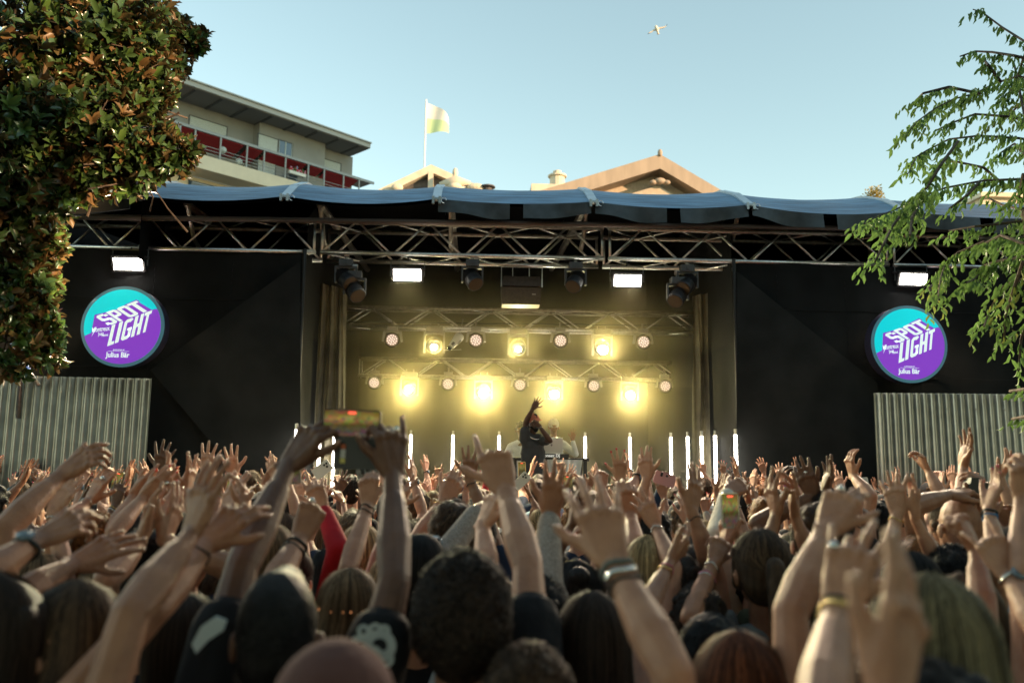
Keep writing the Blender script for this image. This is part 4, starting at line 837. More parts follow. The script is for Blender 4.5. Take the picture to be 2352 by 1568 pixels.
def hair_strands(hk, n, seed, O_, A_, k, m, parent):
    g = np.random.default_rng(seed+1); az = g.uniform(0, 2*np.pi, n); m_ = 7
    if hk in ('long', 'pony', 'bun', 'bob'):
        az = az[np.sin(az) < .72]; n = len(az); off = np.abs(g.normal(0, .005, n)); st_ = g.uniform(.02, 1.1, n); L = g.uniform(.6, 1.05, n); ph = g.uniform(0, 6.28, n); P_ = np.zeros((n, m_, 3))
        for j in range(m_):
            th = st_+(1.62-st_)*min(1, j/3.) if hk == 'long' else st_+(1.95-st_)*j/(m_-1.)
            X = np.stack([np.cos(az)*np.sin(th)*(.088+off), -.02+np.sin(az)*np.sin(th)*(.106+off), .016+np.cos(th)*(.114+off)], 1)
            if hk == 'long' and j > 3: q = j-3; X[:, 2] -= .125*q*L; X[:, 1] -= .02*q*(np.sin(az) < 0); X[:, 0] += .010*np.sin(ph+j*1.4)-.004*q*np.sign(np.cos(az)); X[:, 1] += .008*np.cos(ph+j)-off
            if hk == 'bob' and j == m_-1: X[:, 2] -= .06
            if hk == 'pony' and j > 2: w = (j-2)/4.; X = X*(1-w)+np.array([0, -.135, .035])*w
            if hk == 'bun' and j > 3: w = (j-3)/3.; X = X*(1-w)+np.array([0, -.11, .085])*w
            P_[:, j] = X
    else:
        el = np.arcsin(g.uniform(-.42, 1, n)); dv = np.stack([np.cos(az)*np.cos(el), np.sin(az)*np.cos(el), np.sin(el)], 1); dv = dv[~((dv[:, 1] > .35) & (dv[:, 2] < .42))]; n = len(dv)
        e, Ls, cu = {'short': (.010, .042, .35), 'buzz': (.003, .006, .3), 'curly': (.017, .030, 1.6), 'mop': (.015, .045, .8)}[hk]
        X = np.array([0, -.022, .016])+dv*np.array([.072+e, .094+e, .104+e])+dv*(.009*(np.sin(dv[:, 0]*9+seed)*np.sin(dv[:, 2]*8+seed*.7)*np.cos(dv[:, 1]*7))[:, None] if hk != 'buzz' else 0); nn = dv/np.array([.075, .094, .104]); nn /= np.linalg.norm(nn, axis=1)[:, None]
        crown = np.array([.012, -.055, .11]); fl = X-crown; fl -= nn*(fl*nn).sum(1)[:, None]; fl /= np.linalg.norm(fl, axis=1)[:, None]+1e-6
        tg = fl+g.normal(0, cu*.45, (n, 3)); tg -= nn*(tg*nn).sum(1)[:, None]; tg /= np.linalg.norm(tg, axis=1)[:, None]; bt = np.cross(tg, nn); P_ = np.zeros((n, m_, 3)); Lr = Ls*g.uniform(.6, 1.2, n); ph = g.uniform(0, 6.28, n); cw = .006 if hk == 'curly' else .0018 if hk == 'mop' else .0006
        for j in range(m_):
            w = j/(m_-1.); P_[:, j] = X+tg*(Lr*w)[:, None]+nn*((.011 if hk != 'buzz' else .003)*np.sin(w*2.4)*g.uniform(.5, 1.3, n)-.004)[:, None]+bt*(cw*np.sin(ph+w*9))[:, None]+nn*(cw*np.cos(ph+w*9))[:, None]
    T = np.gradient(P_, axis=1); T /= np.linalg.norm(T, axis=2)[:, :, None]+1e-9; Nn = P_-np.array([0, -.02, .0]); S_ = np.cross(T, Nn); S_ /= np.linalg.norm(S_, axis=2)[:, :, None]+1e-9
    wd = g.uniform(.0006, .0019, n)[:, None, None]*np.array([.8, 1, 1, 1, .9, .7, .15])[None, :, None]
    VV = np.stack([P_-S_*wd, P_+S_*wd], 2)*k; VV = VV @ A_+O_
    i0 = np.arange(n)[:, None]*(2*m_)+2*np.arange(m_-1)[None]; Fq = np.stack([i0, i0+1, i0+3, i0+2], 2).reshape(-1, 4)
    me = bpy.data.meshes.new('hair_strands'); me.vertices.add(n*2*m_); me.vertices.foreach_set('co', VV.reshape(-1)); nf = len(Fq); me.loops.add(nf*4); me.polygons.add(nf)
    me.polygons.foreach_set('loop_start', np.arange(0, nf*4, 4, dtype=np.int32)); me.polygons.foreach_set('loop_total', np.full(nf, 4, np.int32)); me.loops.foreach_set('vertex_index', Fq.reshape(-1).astype(np.int32))
    at = me.attributes.new('tone', 'FLOAT', 'POINT'); at.data.foreach_set('value', np.repeat(g.uniform(.25, 1.0, n)**1.5*1.5, 2*m_).astype(np.float32)); me.materials.append(m); me.update(calc_edges=True)
    return attach('hair_strands', me, parent)
def person(name, label, group, base, H, face=0., skin='fair', hair=('short', 'brown'), shirt=('tee', 'black'), arms=(), vox=.0045, lean=(0, 0), pants='denim', fem=False, nailm=None, strands=0, extras=None, seed=0, hat=None, tiny=False, bulk=1.0):
    """base: ground point under the head; H: height of the top of the head; arms: dicts side(-1 left,1 right),W,hz,hn,pose,E,bands"""
    rr = random.Random(seed); base = V(base); f = V((math.sin(face), math.cos(face), 0)); r = V((f.y, -f.x, 0)); u = V((0, 0, 1)); ax = (r, f, u)
    t = empty(name, base, label, 'person', group); k = H/1.74*(.95 if fem else 1.0); kb = k*(.88 if fem else 1.0)
    hc = V((base.x, base.y, base.z+H-.118)); B = lambda x, y, z: hc+r*(x*k)+f*(y*k)+u*(z*k)
    q = MB(); q.ell(B(0, -.012, .008), (.074*k, .094*k, .106*k), ax); q.ell(B(0, .030, -.05), (.056*k, .060*k, .070*k), ax); q.ell(B(0, .058, -.095), (.028*k, .026*k, .024*k), ax)
    rcone(q, B(0, .088, -.008), B(0, .104, -.042), .008*k, .0125*k); q.ell(B(0, .078, .012), (.046*k, .014*k, .012*k), ax); q.ell(B(0, .082, -.072), (.022*k, .012*k, .008*k), ax); q.ell(B(.033, .068, -.035), (.02*k, .02*k, .02*k), ax); q.ell(B(-.033, .068, -.035), (.02*k, .02*k, .02*k), ax)
    for s in (-1, 1): q.ell(B(s*.083, -.008, -.024), (.010*k, .019*k, .031*k), ax, 8, 7)
    lx = r*lean[0]+f*lean[1]; nb = B(0, -.035, -.205)+lx*.1; ch = B(0, -.05, -.42)+lx*.5; pv = B(0, -.05, -.80)+lx
    rcone(q, B(0, -.018, -.07), nb, .052*kb, .058*kb); rcone(q, nb, ch, .075*kb, .115*kb, 12, f, .75); rcone(q, ch, pv, .12*kb, .12*kb, 12, f, .75)
    S = {}; nails = None if nailm is None else ([] if vox < .0053 else MB()); cloth = MB(); wc = shirt[0] != 'none'
    rr_c = lambda a, b, ra, rb, **kw: rcone(cloth, a, b, ra*bulk, rb*bulk, 12, **kw)
    if wc:
        rr_c(nb+u*(-.035*k), ch, .082*kb, .165*kb, flat=f, fk=.66); rr_c(ch, pv, .158*kb, .150*kb, flat=f, fk=.72)
    done = {-1: False, 1: False}
    hs = (.92 if fem else 1.0)*k*1.03
    for A in list(arms)+[None]:
        if A is None:
            todo = [s for s in (-1, 1) if not done[s]]
        else: todo = [A['side']]
        for s in todo:
            done[s] = True
            if A is None: up_ = 0; Sh = B(s*.172*(.9 if fem else 1), -.035, -.285)+lx*.3; W = Sh+u*(-.50*k)+f*(.12*k)+r*(s*.06); E = None; hz, hn, pose = norm(-u+f*.4), -r*s, 'relax'; bands = ()
            else:
                W = V(A['W']); raised = W.z > hc.z-.15; Sh = B(s*.160*(.9 if fem else 1), -.03, -.285)+lx*.3
                if raised: Sh = Sh+u*(.045*k)-r*(s*.012)
                E = A.get('E'); hz, hn, pose = A['hz'], A['hn'], A['pose']; bands = A.get('bands', ())
            if E is None: E = ik(Sh, W, (A or {}).get('pole') or (r*(s*.9)-u*.8+f*.25), .285*k, .258*k)
            E = V(E); mid = E.lerp(W, .33)
            rcone(q, nb, Sh, .048*kb, .052*kb); rcone(q, Sh, Sh.lerp(E, .45), .053*kb, .046*kb); rcone(q, Sh.lerp(E, .45), E, .046*kb, .036*kb)
            rcone(q, E, mid, .037*kb, .0415*kb); rcone(q, mid, E.lerp(W, .72), .0415*kb, .031*kb); rcone(q, E.lerp(W, .7), W, .0305*kb, .0255*kb, 10, hn, .80)
            Pt = hand(q, W, hz, hn, s > 0, pose, hs*(A or {}).get('hs', 1), nails)
            if wc:
                sl = {'tee': .50, 'loose': .66, 'long': 1.0, 'tank': -1}[shirt[0]]
                rr_c(nb, Sh, .058*kb, .066*kb) if sl > 0 else rr_c(nb, Sh.lerp(nb, .45), .054*kb, .050*kb)
                rr_c(ch, Sh.lerp(ch, .25), .1*kb, .07*kb)
                if sl == 1.0: rr_c(Sh, E, .066*kb, .052*kb); rr_c(E, E.lerp(W, .88), .052*kb, .037*kb)
                elif sl > 0: rr_c(Sh, Sh.lerp(E, sl), .067*kb, (.062 if sl < .6 else .070)*kb)
            for (frac, rad, th, mm, kind) in bands:
                c = E.lerp(W, frac) if frac <= 1 else W+norm(hz)*(frac-1)*.1; d = norm(W-E); uu = norm(V(hn)-d*d.dot(V(hn))); w = d.cross(uu); bd = MB()
                R0 = (.0415+(.0255-.0415)*max(0, (frac-.33)/.67))*kb+rad; pts = [c+d*(.004*math.sin(3*v))+uu*(R0*.84*math.cos(v))+w*(R0*math.sin(v)) for v in [2*math.pi*j/20 for j in range(21)]]
                if kind == 'beads':
                    for pnt in pts[:-1]: bd.ell(pnt, (th*1.6,)*3, None, 6, 5)
                else: bd.tube(pts, th, 6, 0, False)
                if kind == 'watch': bd.tube([c-uu*(R0*.86), c-uu*(R0*.86+.010)], .019, 16, 1)
                bd.build('watch' if kind == 'watch' else 'bracelet', [BAND[mm], mat('watch_glass', (.12, .16, .2), .1)] if kind == 'watch' else BAND[mm], t, True)
            if A and A.get('ring'):
                fi = A['ring']; rg_ = MB(); kx, kz, L, r0 = FING[fi]; c = Pt(kx, 0, kz+L*.2); h1 = norm(hz); n1 = norm(V(hn)-h1*h1.dot(V(hn))); w = h1.cross(n1)
                rg_.tube([c+n1*(.0115*math.cos(v))+w*(.0115*math.sin(v)) for v in [2*math.pi*j/14 for j in range(15)]], .0018, 5, 0, False); rg_.ell(c-n1*.013, (.008, .008, .005), (w, h1, n1), 8, 6); rg_.build('ring', m_silver, t, True)
    body = q.build('body', SKIN[skin], t, True); JOBS.append((body, vox, 3))
    if isinstance(nails, list):
        for nq in nails: nq.build('fingernail', nailm, body, True)
    elif nails is not None and nails.n: nails.build('nail_polish', nailm, t, True)
    if wc:
        cl = cloth.build({'tee': 'tee_shirt', 'loose': 'tee_shirt', 'long': 'long_sleeved_top', 'tank': 'tank_top'}.get(shirt[0], 'top'), shirt[2] if len(shirt) > 2 else CL[shirt[1]], t, True); JOBS.append((cl, max(vox*1.5, .008), 2))
    if pants and not tiny:
        q = MB(); q.add([], []) if False else None
        rcone(q, pv+u*.02, pv-u*(.08*k), .15*kb, .155*kb, 10, f, .75)
        zf = base.z
        for s in (-1, 1):
            hp = pv+r*(s*.085*k)-u*(.08*k); kn = V((hp.x+r.x*s*.01, hp.y+r.y*s*.01, zf+.50*k))+f*.03; an = V((kn.x, kn.y, zf+.09))-f*.03
            rcone(q, hp, kn, .085*kb, .062*kb); rcone(q, kn, an, .06*kb, .048*kb)
        pm = q.build('trousers', m_jean if pants == 'denim' else CL[pants], t, True); JOBS.append((pm, .018, 2))
        q = MB()
        for s in (-1, 1):
            hp = pv+r*(s*.085*k); a_ = V((hp.x, hp.y, zf+.05)); rcone(q, a_-f*.03, a_+f*.14, .045, .038, 8); 
        q.build('shoes', m_ink, t, True)
    # ---- hair
    hk, hcol = hair; hm = HAIR.get(hcol); C0 = B(0, -.012, .012)
    if hk == 'bald': pass
    else:
        q = MB(); far = vox > .005
        if hk in ('short', 'buzz', 'curly', 'mop'):
            e = {'short': .012, 'buzz': .004, 'curly': .014, 'mop': .014}[hk]
            q.ell(B(0, -.022, .018), ((.071+e)*k, (.092+e)*k, (.104+e)*k), ax, 18, 12); q.ell(B(0, -.055, -.03), ((.062+e*.8)*k, (.055+e)*k, (.07+e*.6)*k), ax); rcone(q, B(0, .03, .085), B(0, .055, .065), .04*k+e*.6, .03*k)
            if hk != 'buzz':
                for i in range({'curly': 70, 'mop': 40, 'short': 16}[hk]):
                    a_, b_ = rr.uniform(0, 6.28), rr.uniform(-.5, 1.5); dv = V((math.cos(a_)*math.cos(b_), math.sin(a_)*math.cos(b_), math.sin(b_)))
                    if dv.y > .45 and dv.z < .5: continue
                    q.ell(B(dv.x*.088, -.022+dv.y*.105, .012+dv.z*.112), (rr.uniform(.014, .024)*k,)*3, None, 7, 5)
        elif hk in ('long', 'pony', 'bun', 'bob'):
            q.ell(B(0, -.020, .016), (.086*k, .104*k, .112*k), ax, 18, 12); q.ell(B(0, -.05, -.03), (.080*k, .064*k, .08*k), ax)
            for s in (-1, 1): rcone(q, B(s*.055, .03, .06), B(s*.070, .0, -.04), .03*k, .026*k)
            if hk == 'long':
                rcone(q, B(0, -.06, -.03), B(0, -.085, -.30), .085*k, .095*k, 14, f, .50); rcone(q, B(0, -.085, -.28), B(0, -.10, -.44), .09*k, .05*k, 12, f, .5)
                for s in (-1, 1): rcone(q, B(s*.06, -.01, -.02), B(s*.085, -.045, -.24), .034*k, .034*k)
            if hk == 'bob': rcone(q, B(0, -.045, -.03), B(0, -.05, -.13), .085*k, .082*k, 14, f, .7)
            if hk == 'pony': q.ell(B(0, -.13, .035), (.026*k, .026*k, .026*k)); rcone(q, B(0, -.14, .03), B(0, -.17, -.10), .032*k, .036*k); rcone(q, B(0, -.17, -.10), B(0, -.14, -.30), .036*k, .015*k)
            if hk == 'bun': q.ell(B(0, -.10, .085), (.045*k, .042*k, .04*k), ax)
        ho = q.build('hair', hm, t, True); JOBS.append((ho, .0065 if not far else .009, 2))
        if strands: hair_strands(hk, strands, seed, np.array(B(0, 0, 0)), np.array([r, f, u]), k, HAIRS[hcol], ho)
    if hat:
        q = MB(); hkind, hcol_ = hat
        q.ell(B(0, -.015, .035), (.088*k, .105*k, .098*k), ax, 18, 12)
        if hkind == 'cap': rcone(q, B(0, .08, .045), B(0, .13, .035), .055*k, .05*k, 12, u, .12)
        if hkind == 'cap_back': rcone(q, B(0, -.08, .0), B(0, -.14, -.03), .055*k, .05*k, 12, u, .12)
        if hkind == 'beanie': rcone(q, B(0, -.01, .03), B(0, -.03, .055), .088*k, .075*k)
        h_ = q.build('cap' if 'cap' in hkind else 'beanie', CL[hcol_], t, True); JOBS.append((h_, .006, 1))
    if extras: extras(t, B, ax, k)
    return t, B
def attach_me(sv, sf, name, m, parent):
    me = bpy.data.meshes.new(name); me.from_pydata(sv, [], sf); me.materials.append(m); return attach(name, me, parent)
def flush_jobs():
    for o, v, it in JOBS:
        md = o.modifiers.new('fuse', 'REMESH'); md.mode = 'VOXEL'; md.voxel_size = v; md.adaptivity = 0; md.use_smooth_shade = True
        sm = o.modifiers.new('smooth', 'SMOOTH'); sm.factor = .5; sm.iterations = it
    dg = bpy.context.evaluated_depsgraph_get(); new = []
    for o, v, it in JOBS: new.append(bpy.data.meshes.new_from_object(o.evaluated_get(dg)))
    for (o, v, it), me in zip(JOBS, new):
        old = o.data; nm = old.name; o.modifiers.clear(); o.data = me; bpy.data.meshes.remove(old); me.name = nm
    JOBS.clear()
# ------------------------------------------------------------------ the people one can tell apart
DIRS = {'F': V((0, 1, 0)), 'B': V((0, -1, 0)), 'L': V((-1, .1, 0)), 'R': V((1, .1, 0)), 'D': V((0, .2, -1)), 'U': V((0, 0, 1)), 'FL': V((-.6, .8, 0)), 'FR': V((.6, .8, 0)), 'FD': V((0, .8, -.6)), 'BL': V((-.7, -.7, 0)), 'BR': V((.7, -.7, 0))}
TAKEN = []
def arm(side, W, tip, palm='F', pose='open', E=None, bands=(), ring=None, hs=1.0):
    w = P(*W); return dict(side=side, W=w, hz=P(tip[0], tip[1], tip[2] if len(tip) > 2 else W[2])-w, hn=DIRS[palm], pose=pose, E=P(*E) if E else None, bands=bands, ring=ring, hs=hs)
def bd(fr, m, kind='cord', rad=.001, th=.0022): return (fr, rad, th, m, kind)
NG = 'people in the front part of the crowd'
def near(label, head, **kw):
    h = P(*head); base = (h.x, h.y, 0); TAKEN.append((h.x, h.y))
    d = head[2]; kw.setdefault('vox', max(.0038, min(.0050, d*.0019)))
    kw.setdefault('strands', 9000 if d < 1.9 else 5500 if d < 2.7 else 2600); kw.setdefault('seed', int(head[0]*7+head[1]))
    if d < 2.9 and kw.get('nailm') is None and kw.get('arms'): kw['nailm'] = m_nail
    hk = kw.get('hair', ('short', 0))[0]; return person('person', label, NG, base, h.z-{'curly': .035, 'mop': .03, 'bald': 0, 'buzz': .006}.get(hk, .014), **kw)
def necklace(t, B, ax, k):
    q = MB()
    for i in range(40): a = 2*math.pi*i/40; q.ell(B(.075*math.cos(a), -.03+.075*math.sin(a), -.185+.02*math.sin(a)), (.0045,)*3, None, 6, 4)
    q.build('necklace', m_silver, t)
def gems(t, B, ax, k):
    q = MB(); pts = [B(.092*math.sin(a), -.02+.108*math.cos(a)*-1, .03) for a in [(-1.3+.13*i) for i in range(21)]]; q.tube(pts, .0015, 5)
    for i in (3, 7, 10, 12, 15, 18): q.ell(pts[i], (.005,)*3, None, 7, 5, 1)
    q.build('headband', [m_gold, mat('orange_gem', (.8, .25, .08), .1, emis=(1, .4, .15), es=.3)], t)
def shades(t, B, ax, k):
    q = MB()
    for s in (-1, 1): q.ell(B(s*.035, .01, .125), (.030*k, .028*k, .006*k), ax, 14, 6)
    q.tube([B(-.085, -.05, .03), B(-.07, .0, .118), B(.07, .0, .118), B(.085, -.05, .03)], .003, 5); q.build('sunglasses', mat('shiny_lens', (.25, .33, .38), .08, .6), t, True)
def sleeve_print(t, B, ax, k):
    m = mat('white_print', (.40, .45, .47), .8); q = MB()
    def ring_(x, y, d, r, r2):
        c = P(x, y, d); n = 20
        q.add([tuple(c+rt2*(rr_*math.cos(2*math.pi*i/n))+up2*(rr_*math.sin(2*math.pi*i/n))-fw*.0 + (c-CAM).normalized()*(.0)) for rr_ in (r, r2) for i in range(n)], [(i, (i+1) % n, n+(i+1) % n, n+i) for i in range(n)])
    for x, y, r, r2 in ((872, 1482, .030, .014), (828, 1484, .022, .010), (850, 1512, .026, .0), (885, 1512, .016, .007), (835, 1448, .012, .005), (862, 1446, .013, .006), (882, 1448, .012, .004)): ring_(x, y, 1.452, r, r2)
    q.build('sleeve_print', m, t); q = MB()
    pl = [P(x, y, 1.44) for x, y in ((440, 1478), (462, 1438), (495, 1415), (520, 1424), (512, 1448), (478, 1470), (450, 1500))]; q.prism(pl, fw*.004)
    q.build('sleeve_print', m, t)
near('man in black tee with printed sleeves holding up a phone in both hands', (648, 1308, 1.62), skin='brown', hair=('buzz', 'black'), shirt=('loose', 'black'), extras=sleeve_print,
     arms=[arm(-1, (662, 1068, 2.02), (752, 950, 2.06), 'FR', 'grip', (556, 1300, 1.78), hs=1.05), arm(1, (903, 1092, 2.02), (893, 935, 2.06), 'FL', 'hold', (905, 1335, 1.76), ring=2, hs=1.05)])
near('curly dark-haired man in black tee and beaded necklace, pointing up', (1065, 1258, 1.70), skin='fair', hair=('curly', 'dark brown'), shirt=('loose', 'black'), extras=necklace,
     arms=[arm(1, (1160, 1125, 2.12), (1112, 975, 2.2), 'F', 'point', (1212, 1300, 1.90), hs=1.05)])
near('person in a smooth reddish brown beanie at the bottom of the frame', (775, 1490, 1.12), skin='tan', hair=('bald', 'brown'), hat=('beanie', 'rust'), shirt=('tee', 'dark grey'))
near('person with curly brown hair at the bottom centre', (1215, 1456, 1.52), hair=('curly', 'brown'), shirt=('tee', 'black'))
near('woman with long black parted hair, forearm with thin brown bands clapping', (1358, 1350, 1.92), skin='tan', hair=('long', 'dark brown'), fem=True, shirt=('tank', 'black'),
     arms=[arm(1, (1540, 1290, 2.36), (1636, 1178, 2.5), 'L', 'relax', (1465, 1432, 2.12), bands=[bd(.86, 'pink'), bd(.80, 'gold')])])
near('person lifting a big open hand with three dark and silver bands', (1400, 1680, 1.20), skin='fair', hair=('short', 'brown'), shirt=('tee', 'grey'),
     arms=[arm(1, (1408, 1292, 1.40), (1346, 1085, 1.5), 'F', 'open', (1545, 1545, 1.22), bands=[bd(.93, 'grey', rad=.003, th=.005), bd(.84, 'silver', rad=.002, th=.005), bd(.76, 'black', rad=.002, th=.003)], hs=1.08)])
near('woman with long straight blonde hair in front of the red shirt', (1487, 1226, 2.85), skin='pale', hair=('long', 'blonde'), fem=True, shirt=('tank', 'beige'))
near('woman with brown ponytail in grey tee, white and pink bangles on her wrist', (1742, 1214, 2.62), skin='tan', hair=('pony', 'brown'), fem=True, shirt=('tee', 'grey'),
     arms=[arm(-1, (1640, 1290, 2.62), (1662, 1222, 2.7), 'F', 'curl', (1585, 1418, 2.42), bands=[bd(.88, 'silver'), bd(.70, 'pink'), bd(.66, 'silver')])])
near('person with short blue-black hair below the grey tee', (1628, 1402, 2.1), skin='tan', hair=('short', 'black'), shirt=('tee', 'navy'))
near('woman with long auburn hair at the bottom right of centre', (1690, 1438, 1.58), skin='fair', hair=('long', 'auburn'), fem=True, shirt=('tank', 'brown'))
near('person with two near blurred hands clapping, gold bracelet on one', (1970, 1990, .68), skin='fair', hair=('short', 'brown'), shirt=('tee', 'grey'), vox=.0035,
     arms=[arm(-1, (1925, 1388, 1.30), (1985, 1190, 1.36), 'FR', 'mix', (1880, 1680, 1.02), bands=[bd(.98, 'black'), bd(.94, 'gold', 'beads', rad=.001, th=.0018), bd(.91, 'gold', rad=.001, th=.0025), bd(.88, 'gold', 'beads', rad=.001, th=.002)], ring=3), arm(1, (2045, 1610, .80), (2098, 1230, .86), 'FL', 'clap', (2000, 1960, .62))])
near('person with a bent forearm and gold ring, hand half open', (1985, 1520, 1.45), skin='fair', hair=('short', 'dark brown'), shirt=('tee', 'dark grey'),
     arms=[arm(-1, (1902, 1212, 1.72), (1962, 1092, 1.8), 'FR', 'relax', (1815, 1405, 1.58), ring=2)])
near('man with neat short brown hair and bare neck left of the clapping hands', (1868, 1162, 3.05), skin='fair', hair=('short', 'brown'), shirt=('tee', 'white'))
near('bald man in light grey tee, elbow raised beside a small camera', (2198, 1142, 3.5), skin='tan', hair=('bald', 'brown'), shirt=('tee', 'light blue'),
     arms=[arm(-1, (2178, 1136, 3.42), (2238, 1126, 3.46), 'D', 'relax', (2092, 1165, 3.3)), arm(1, (2262, 1150, 3.5), (2252, 1118, 3.5), 'FL', 'curl')])
near('person with raised fist beside the bald man', (2345, 1590, 1.85), skin='tan', hair=('short', 'brown'), shirt=('tee', 'black'),
     arms=[arm(-1, (2240, 1262, 2.12), (2205, 1195, 2.15), 'FL', 'fist', (2262, 1432, 1.95), hs=1.08)])
near('dark-haired woman with red nails and blue beads, hand flat', (2328, 1206, 2.85), skin='fair', hair=('bun', 'black'), fem=True, shirt=('tank', 'black'), nailm=m_redn,
     arms=[arm(-1, (2270, 1168, 2.72), (2300, 1080, 2.75), 'L', 'clap', (2297, 1300, 2.55), bands=[bd(.90, 'black', rad=.003, th=.004), bd(.83, 'blue', 'beads')])])
near('person making a two finger sign, silver watch on the wrist', (2500, 1480, 1.70), skin='fair', hair=('short', 'brown'), shirt=('tee', 'white'), nailm=m_nail,
     arms=[arm(-1, (2318, 1322, 1.92), (2262, 1228, 1.98), 'F', 'horn', (2410, 1470, 1.74), bands=[bd(.90, 'silver', 'watch', rad=.002, th=.004)])])
near('person at the right edge with red nail pointing up', (2440, 1420, 1.9), skin='fair', hair=('long', 'brown'), fem=True, shirt=('tank', 'black'), nailm=m_redn,
     arms=[arm(-1, (2347, 1142, 2.05), (2350, 1062, 2.05), 'F', 'curl', (2350, 1310, 1.9))])
near('woman with long olive blonde hair behind the near clapping hands', (2120, 1322, 1.36), skin='fair', hair=('long', 'olive blonde'), fem=True, shirt=('tank', 'olive'))
near('person with flat dark hair cut off by the bottom right', (2140, 1530, 1.12), skin='fair', hair=('short', 'black'), shirt=('tee', 'black'))
near('woman with long wavy brown hair under the fist', (2205, 1312, 2.15), skin='fair', hair=('long', 'brown'), fem=True, shirt=('tank', 'black'))
near('person with messy dark curls behind the wavy brown hair', (2178, 1242, 2.7), skin='fair', hair=('curly', 'black'), shirt=('tee', 'black'))
near('person in violet tee reaching up from the lower left, silver ring', (-115, 1640, 1.18), skin='tan', hair=('short', 'brown'), shirt=('tee', 'violet'),
     arms=[arm(1, (440, 1228, 1.62), (490, 1075, 1.66), 'FR', 'wide', (300, 1408, 1.40)), arm(-1, (470, 1250, 1.72), (580, 1150, 1.78), 'FD', 'relax', (350, 1400, 1.5), ring=0, bands=[bd(.8, 'black')])])
near('woman in profile with long dark hair at the left edge', (22, 1318, 1.50), face=1.15, skin='fair', hair=('long', 'dark brown'), fem=True, shirt=('tank', 'black'))
near('woman with long streaked brown hair in the lower left', (188, 1330, 1.62), skin='fair', hair=('long', 'brown'), fem=True, shirt=('tank', 'black'))
near('person reaching in from the left edge, hand flat above the crowd', (-90, 1300, 2.15), skin='tan', hair=('short', 'brown'), shirt=('tee', 'dark grey'),
     arms=[arm(1, (138, 1092, 2.38), (222, 1036, 2.42), 'FD', 'relax', (10, 1215, 2.2))])
near('person with black watch and both hands stretched flat from the left', (-170, 1500, 1.60), skin='tan', hair=('short', 'brown'), shirt=('tee', 'black'),
     arms=[arm(1, (88, 1240, 1.85), (232, 1172, 1.95), 'FD', 'relax', (-60, 1335, 1.66), bands=[bd(.78, 'black', 'watch', rad=.003, th=.005)]), arm(-1, (168, 1296, 1.95), (300, 1232, 2.02), 'FD', 'open', (40, 1372, 1.78))])
near('person with ginger curls holding two ringed hands apart', (232, 1168, 3.0), skin='fair', hair=('curly', 'ginger'), fem=True, shirt=('tank', 'black'),
     arms=[arm(-1, (205, 1150, 3.0), (262, 1060, 3.02), 'FR', 'mix', (130, 1215, 2.8), bands=[bd(.9, 'silver')], ring=1), arm(1, (308, 1140, 3.0), (372, 1086, 3.02), 'FL', 'clap', (262, 1215, 2.85))])
near('woman with coral nails holding her flat hand out to the right', (255, 1262, 2.75), skin='fair', hair=('long', 'light brown'), fem=True, shirt=('tank', 'cream'), nailm=m_orn,
     arms=[arm(1, (330, 1142, 2.85), (398, 1088, 2.88), 'FL', 'clap', (262, 1222, 2.7), ring=2)])
near('dark-haired person in navy shirt clapping in the left of the crowd', (352, 1212, 2.55), skin='fair', hair=('short', 'black'), shirt=('tee', 'navy'),
     arms=[arm(-1, (322, 1245, 2.4), (352, 1160, 2.45), 'R', 'open', (245, 1330, 2.2)), arm(1, (378, 1240, 2.45), (405, 1165, 2.5), 'L', 'open')])
near('person with dark brown bobbed hair left of the phone man', (432, 1354, 1.92), skin='tan', hair=('bob', 'dark brown'), fem=True, shirt=('tank', 'black'))
near('pale person waving a wide open hand with a black cord bracelet', (440, 1160, 4.1), skin='pale', hair=('short', 'dark brown'), shirt=('tee', 'black'), arms=[arm(1, (476, 1090, 4.2), (484, 1024, 4.2), 'F', 'wide', (452, 1150, 4.05), bands=[bd(.85, 'black')])])
near('pale person raising one slim hand near the black wall', (572, 1170, 4.3), skin='pale', hair=('short', 'black'), shirt=('tee', 'white'), arms=[arm(-1, (536, 1092, 4.4), (524, 1030, 4.4), 'F', 'wide', (548, 1150, 4.25))])
near('brown-skinned person with hand up at the end of the left fence', (352, 1150, 4.2), skin='brown', hair=('short', 'black'), shirt=('tee', 'black'), arms=[arm(1, (368, 1088, 4.2), (376, 1034, 4.2), 'F', 'wide')])
near('black-haired person clapping with pink nails left of the man with the phone', (418, 1176, 3.1), skin='fair', hair=('bob', 'black'), fem=True, shirt=('tee', 'black'), nailm=m_nail,
     arms=[arm(-1, (402, 1128, 3.1), (384, 1046, 3.12), 'R', 'clap', (350, 1215, 2.95)), arm(1, (428, 1132, 3.1), (446, 1042, 3.12), 'L', 'wide', (470, 1220, 2.95))])
near('woman in a red long-sleeved top raising one finger', (668, 1246, 2.9), skin='fair', hair=('bun', 'dark brown'), fem=True, shirt=('long', 'red'), arms=[arm(1, (742, 1166, 2.95), (696, 1056, 3.0), 'F', 'mix', (778, 1262, 2.8))])
near('tanned person with raised fist and two black wrist bands', (618, 1205, 2.55), skin='tan', hair=('long', 'light brown'), shirt=('tank', 'olive'), arms=[arm(1, (690, 1236, 2.35), (722, 1160, 2.4), 'F', 'fist', (622, 1352, 2.15), bands=[bd(.84, 'black', th=.004), bd(.72, 'black', th=.004)], ring=1)])
near('woman with light brown hair and a glittering orange headband', (806, 1298, 2.25), skin='fair', hair=('long', 'light brown'), fem=True, shirt=('tank', 'black'), extras=gems)
near('woman with straight blonde hair right of the red sleeve', (832, 1200, 3.25), skin='fair', hair=('long', 'blonde'), fem=True, shirt=('tank', 'black'))
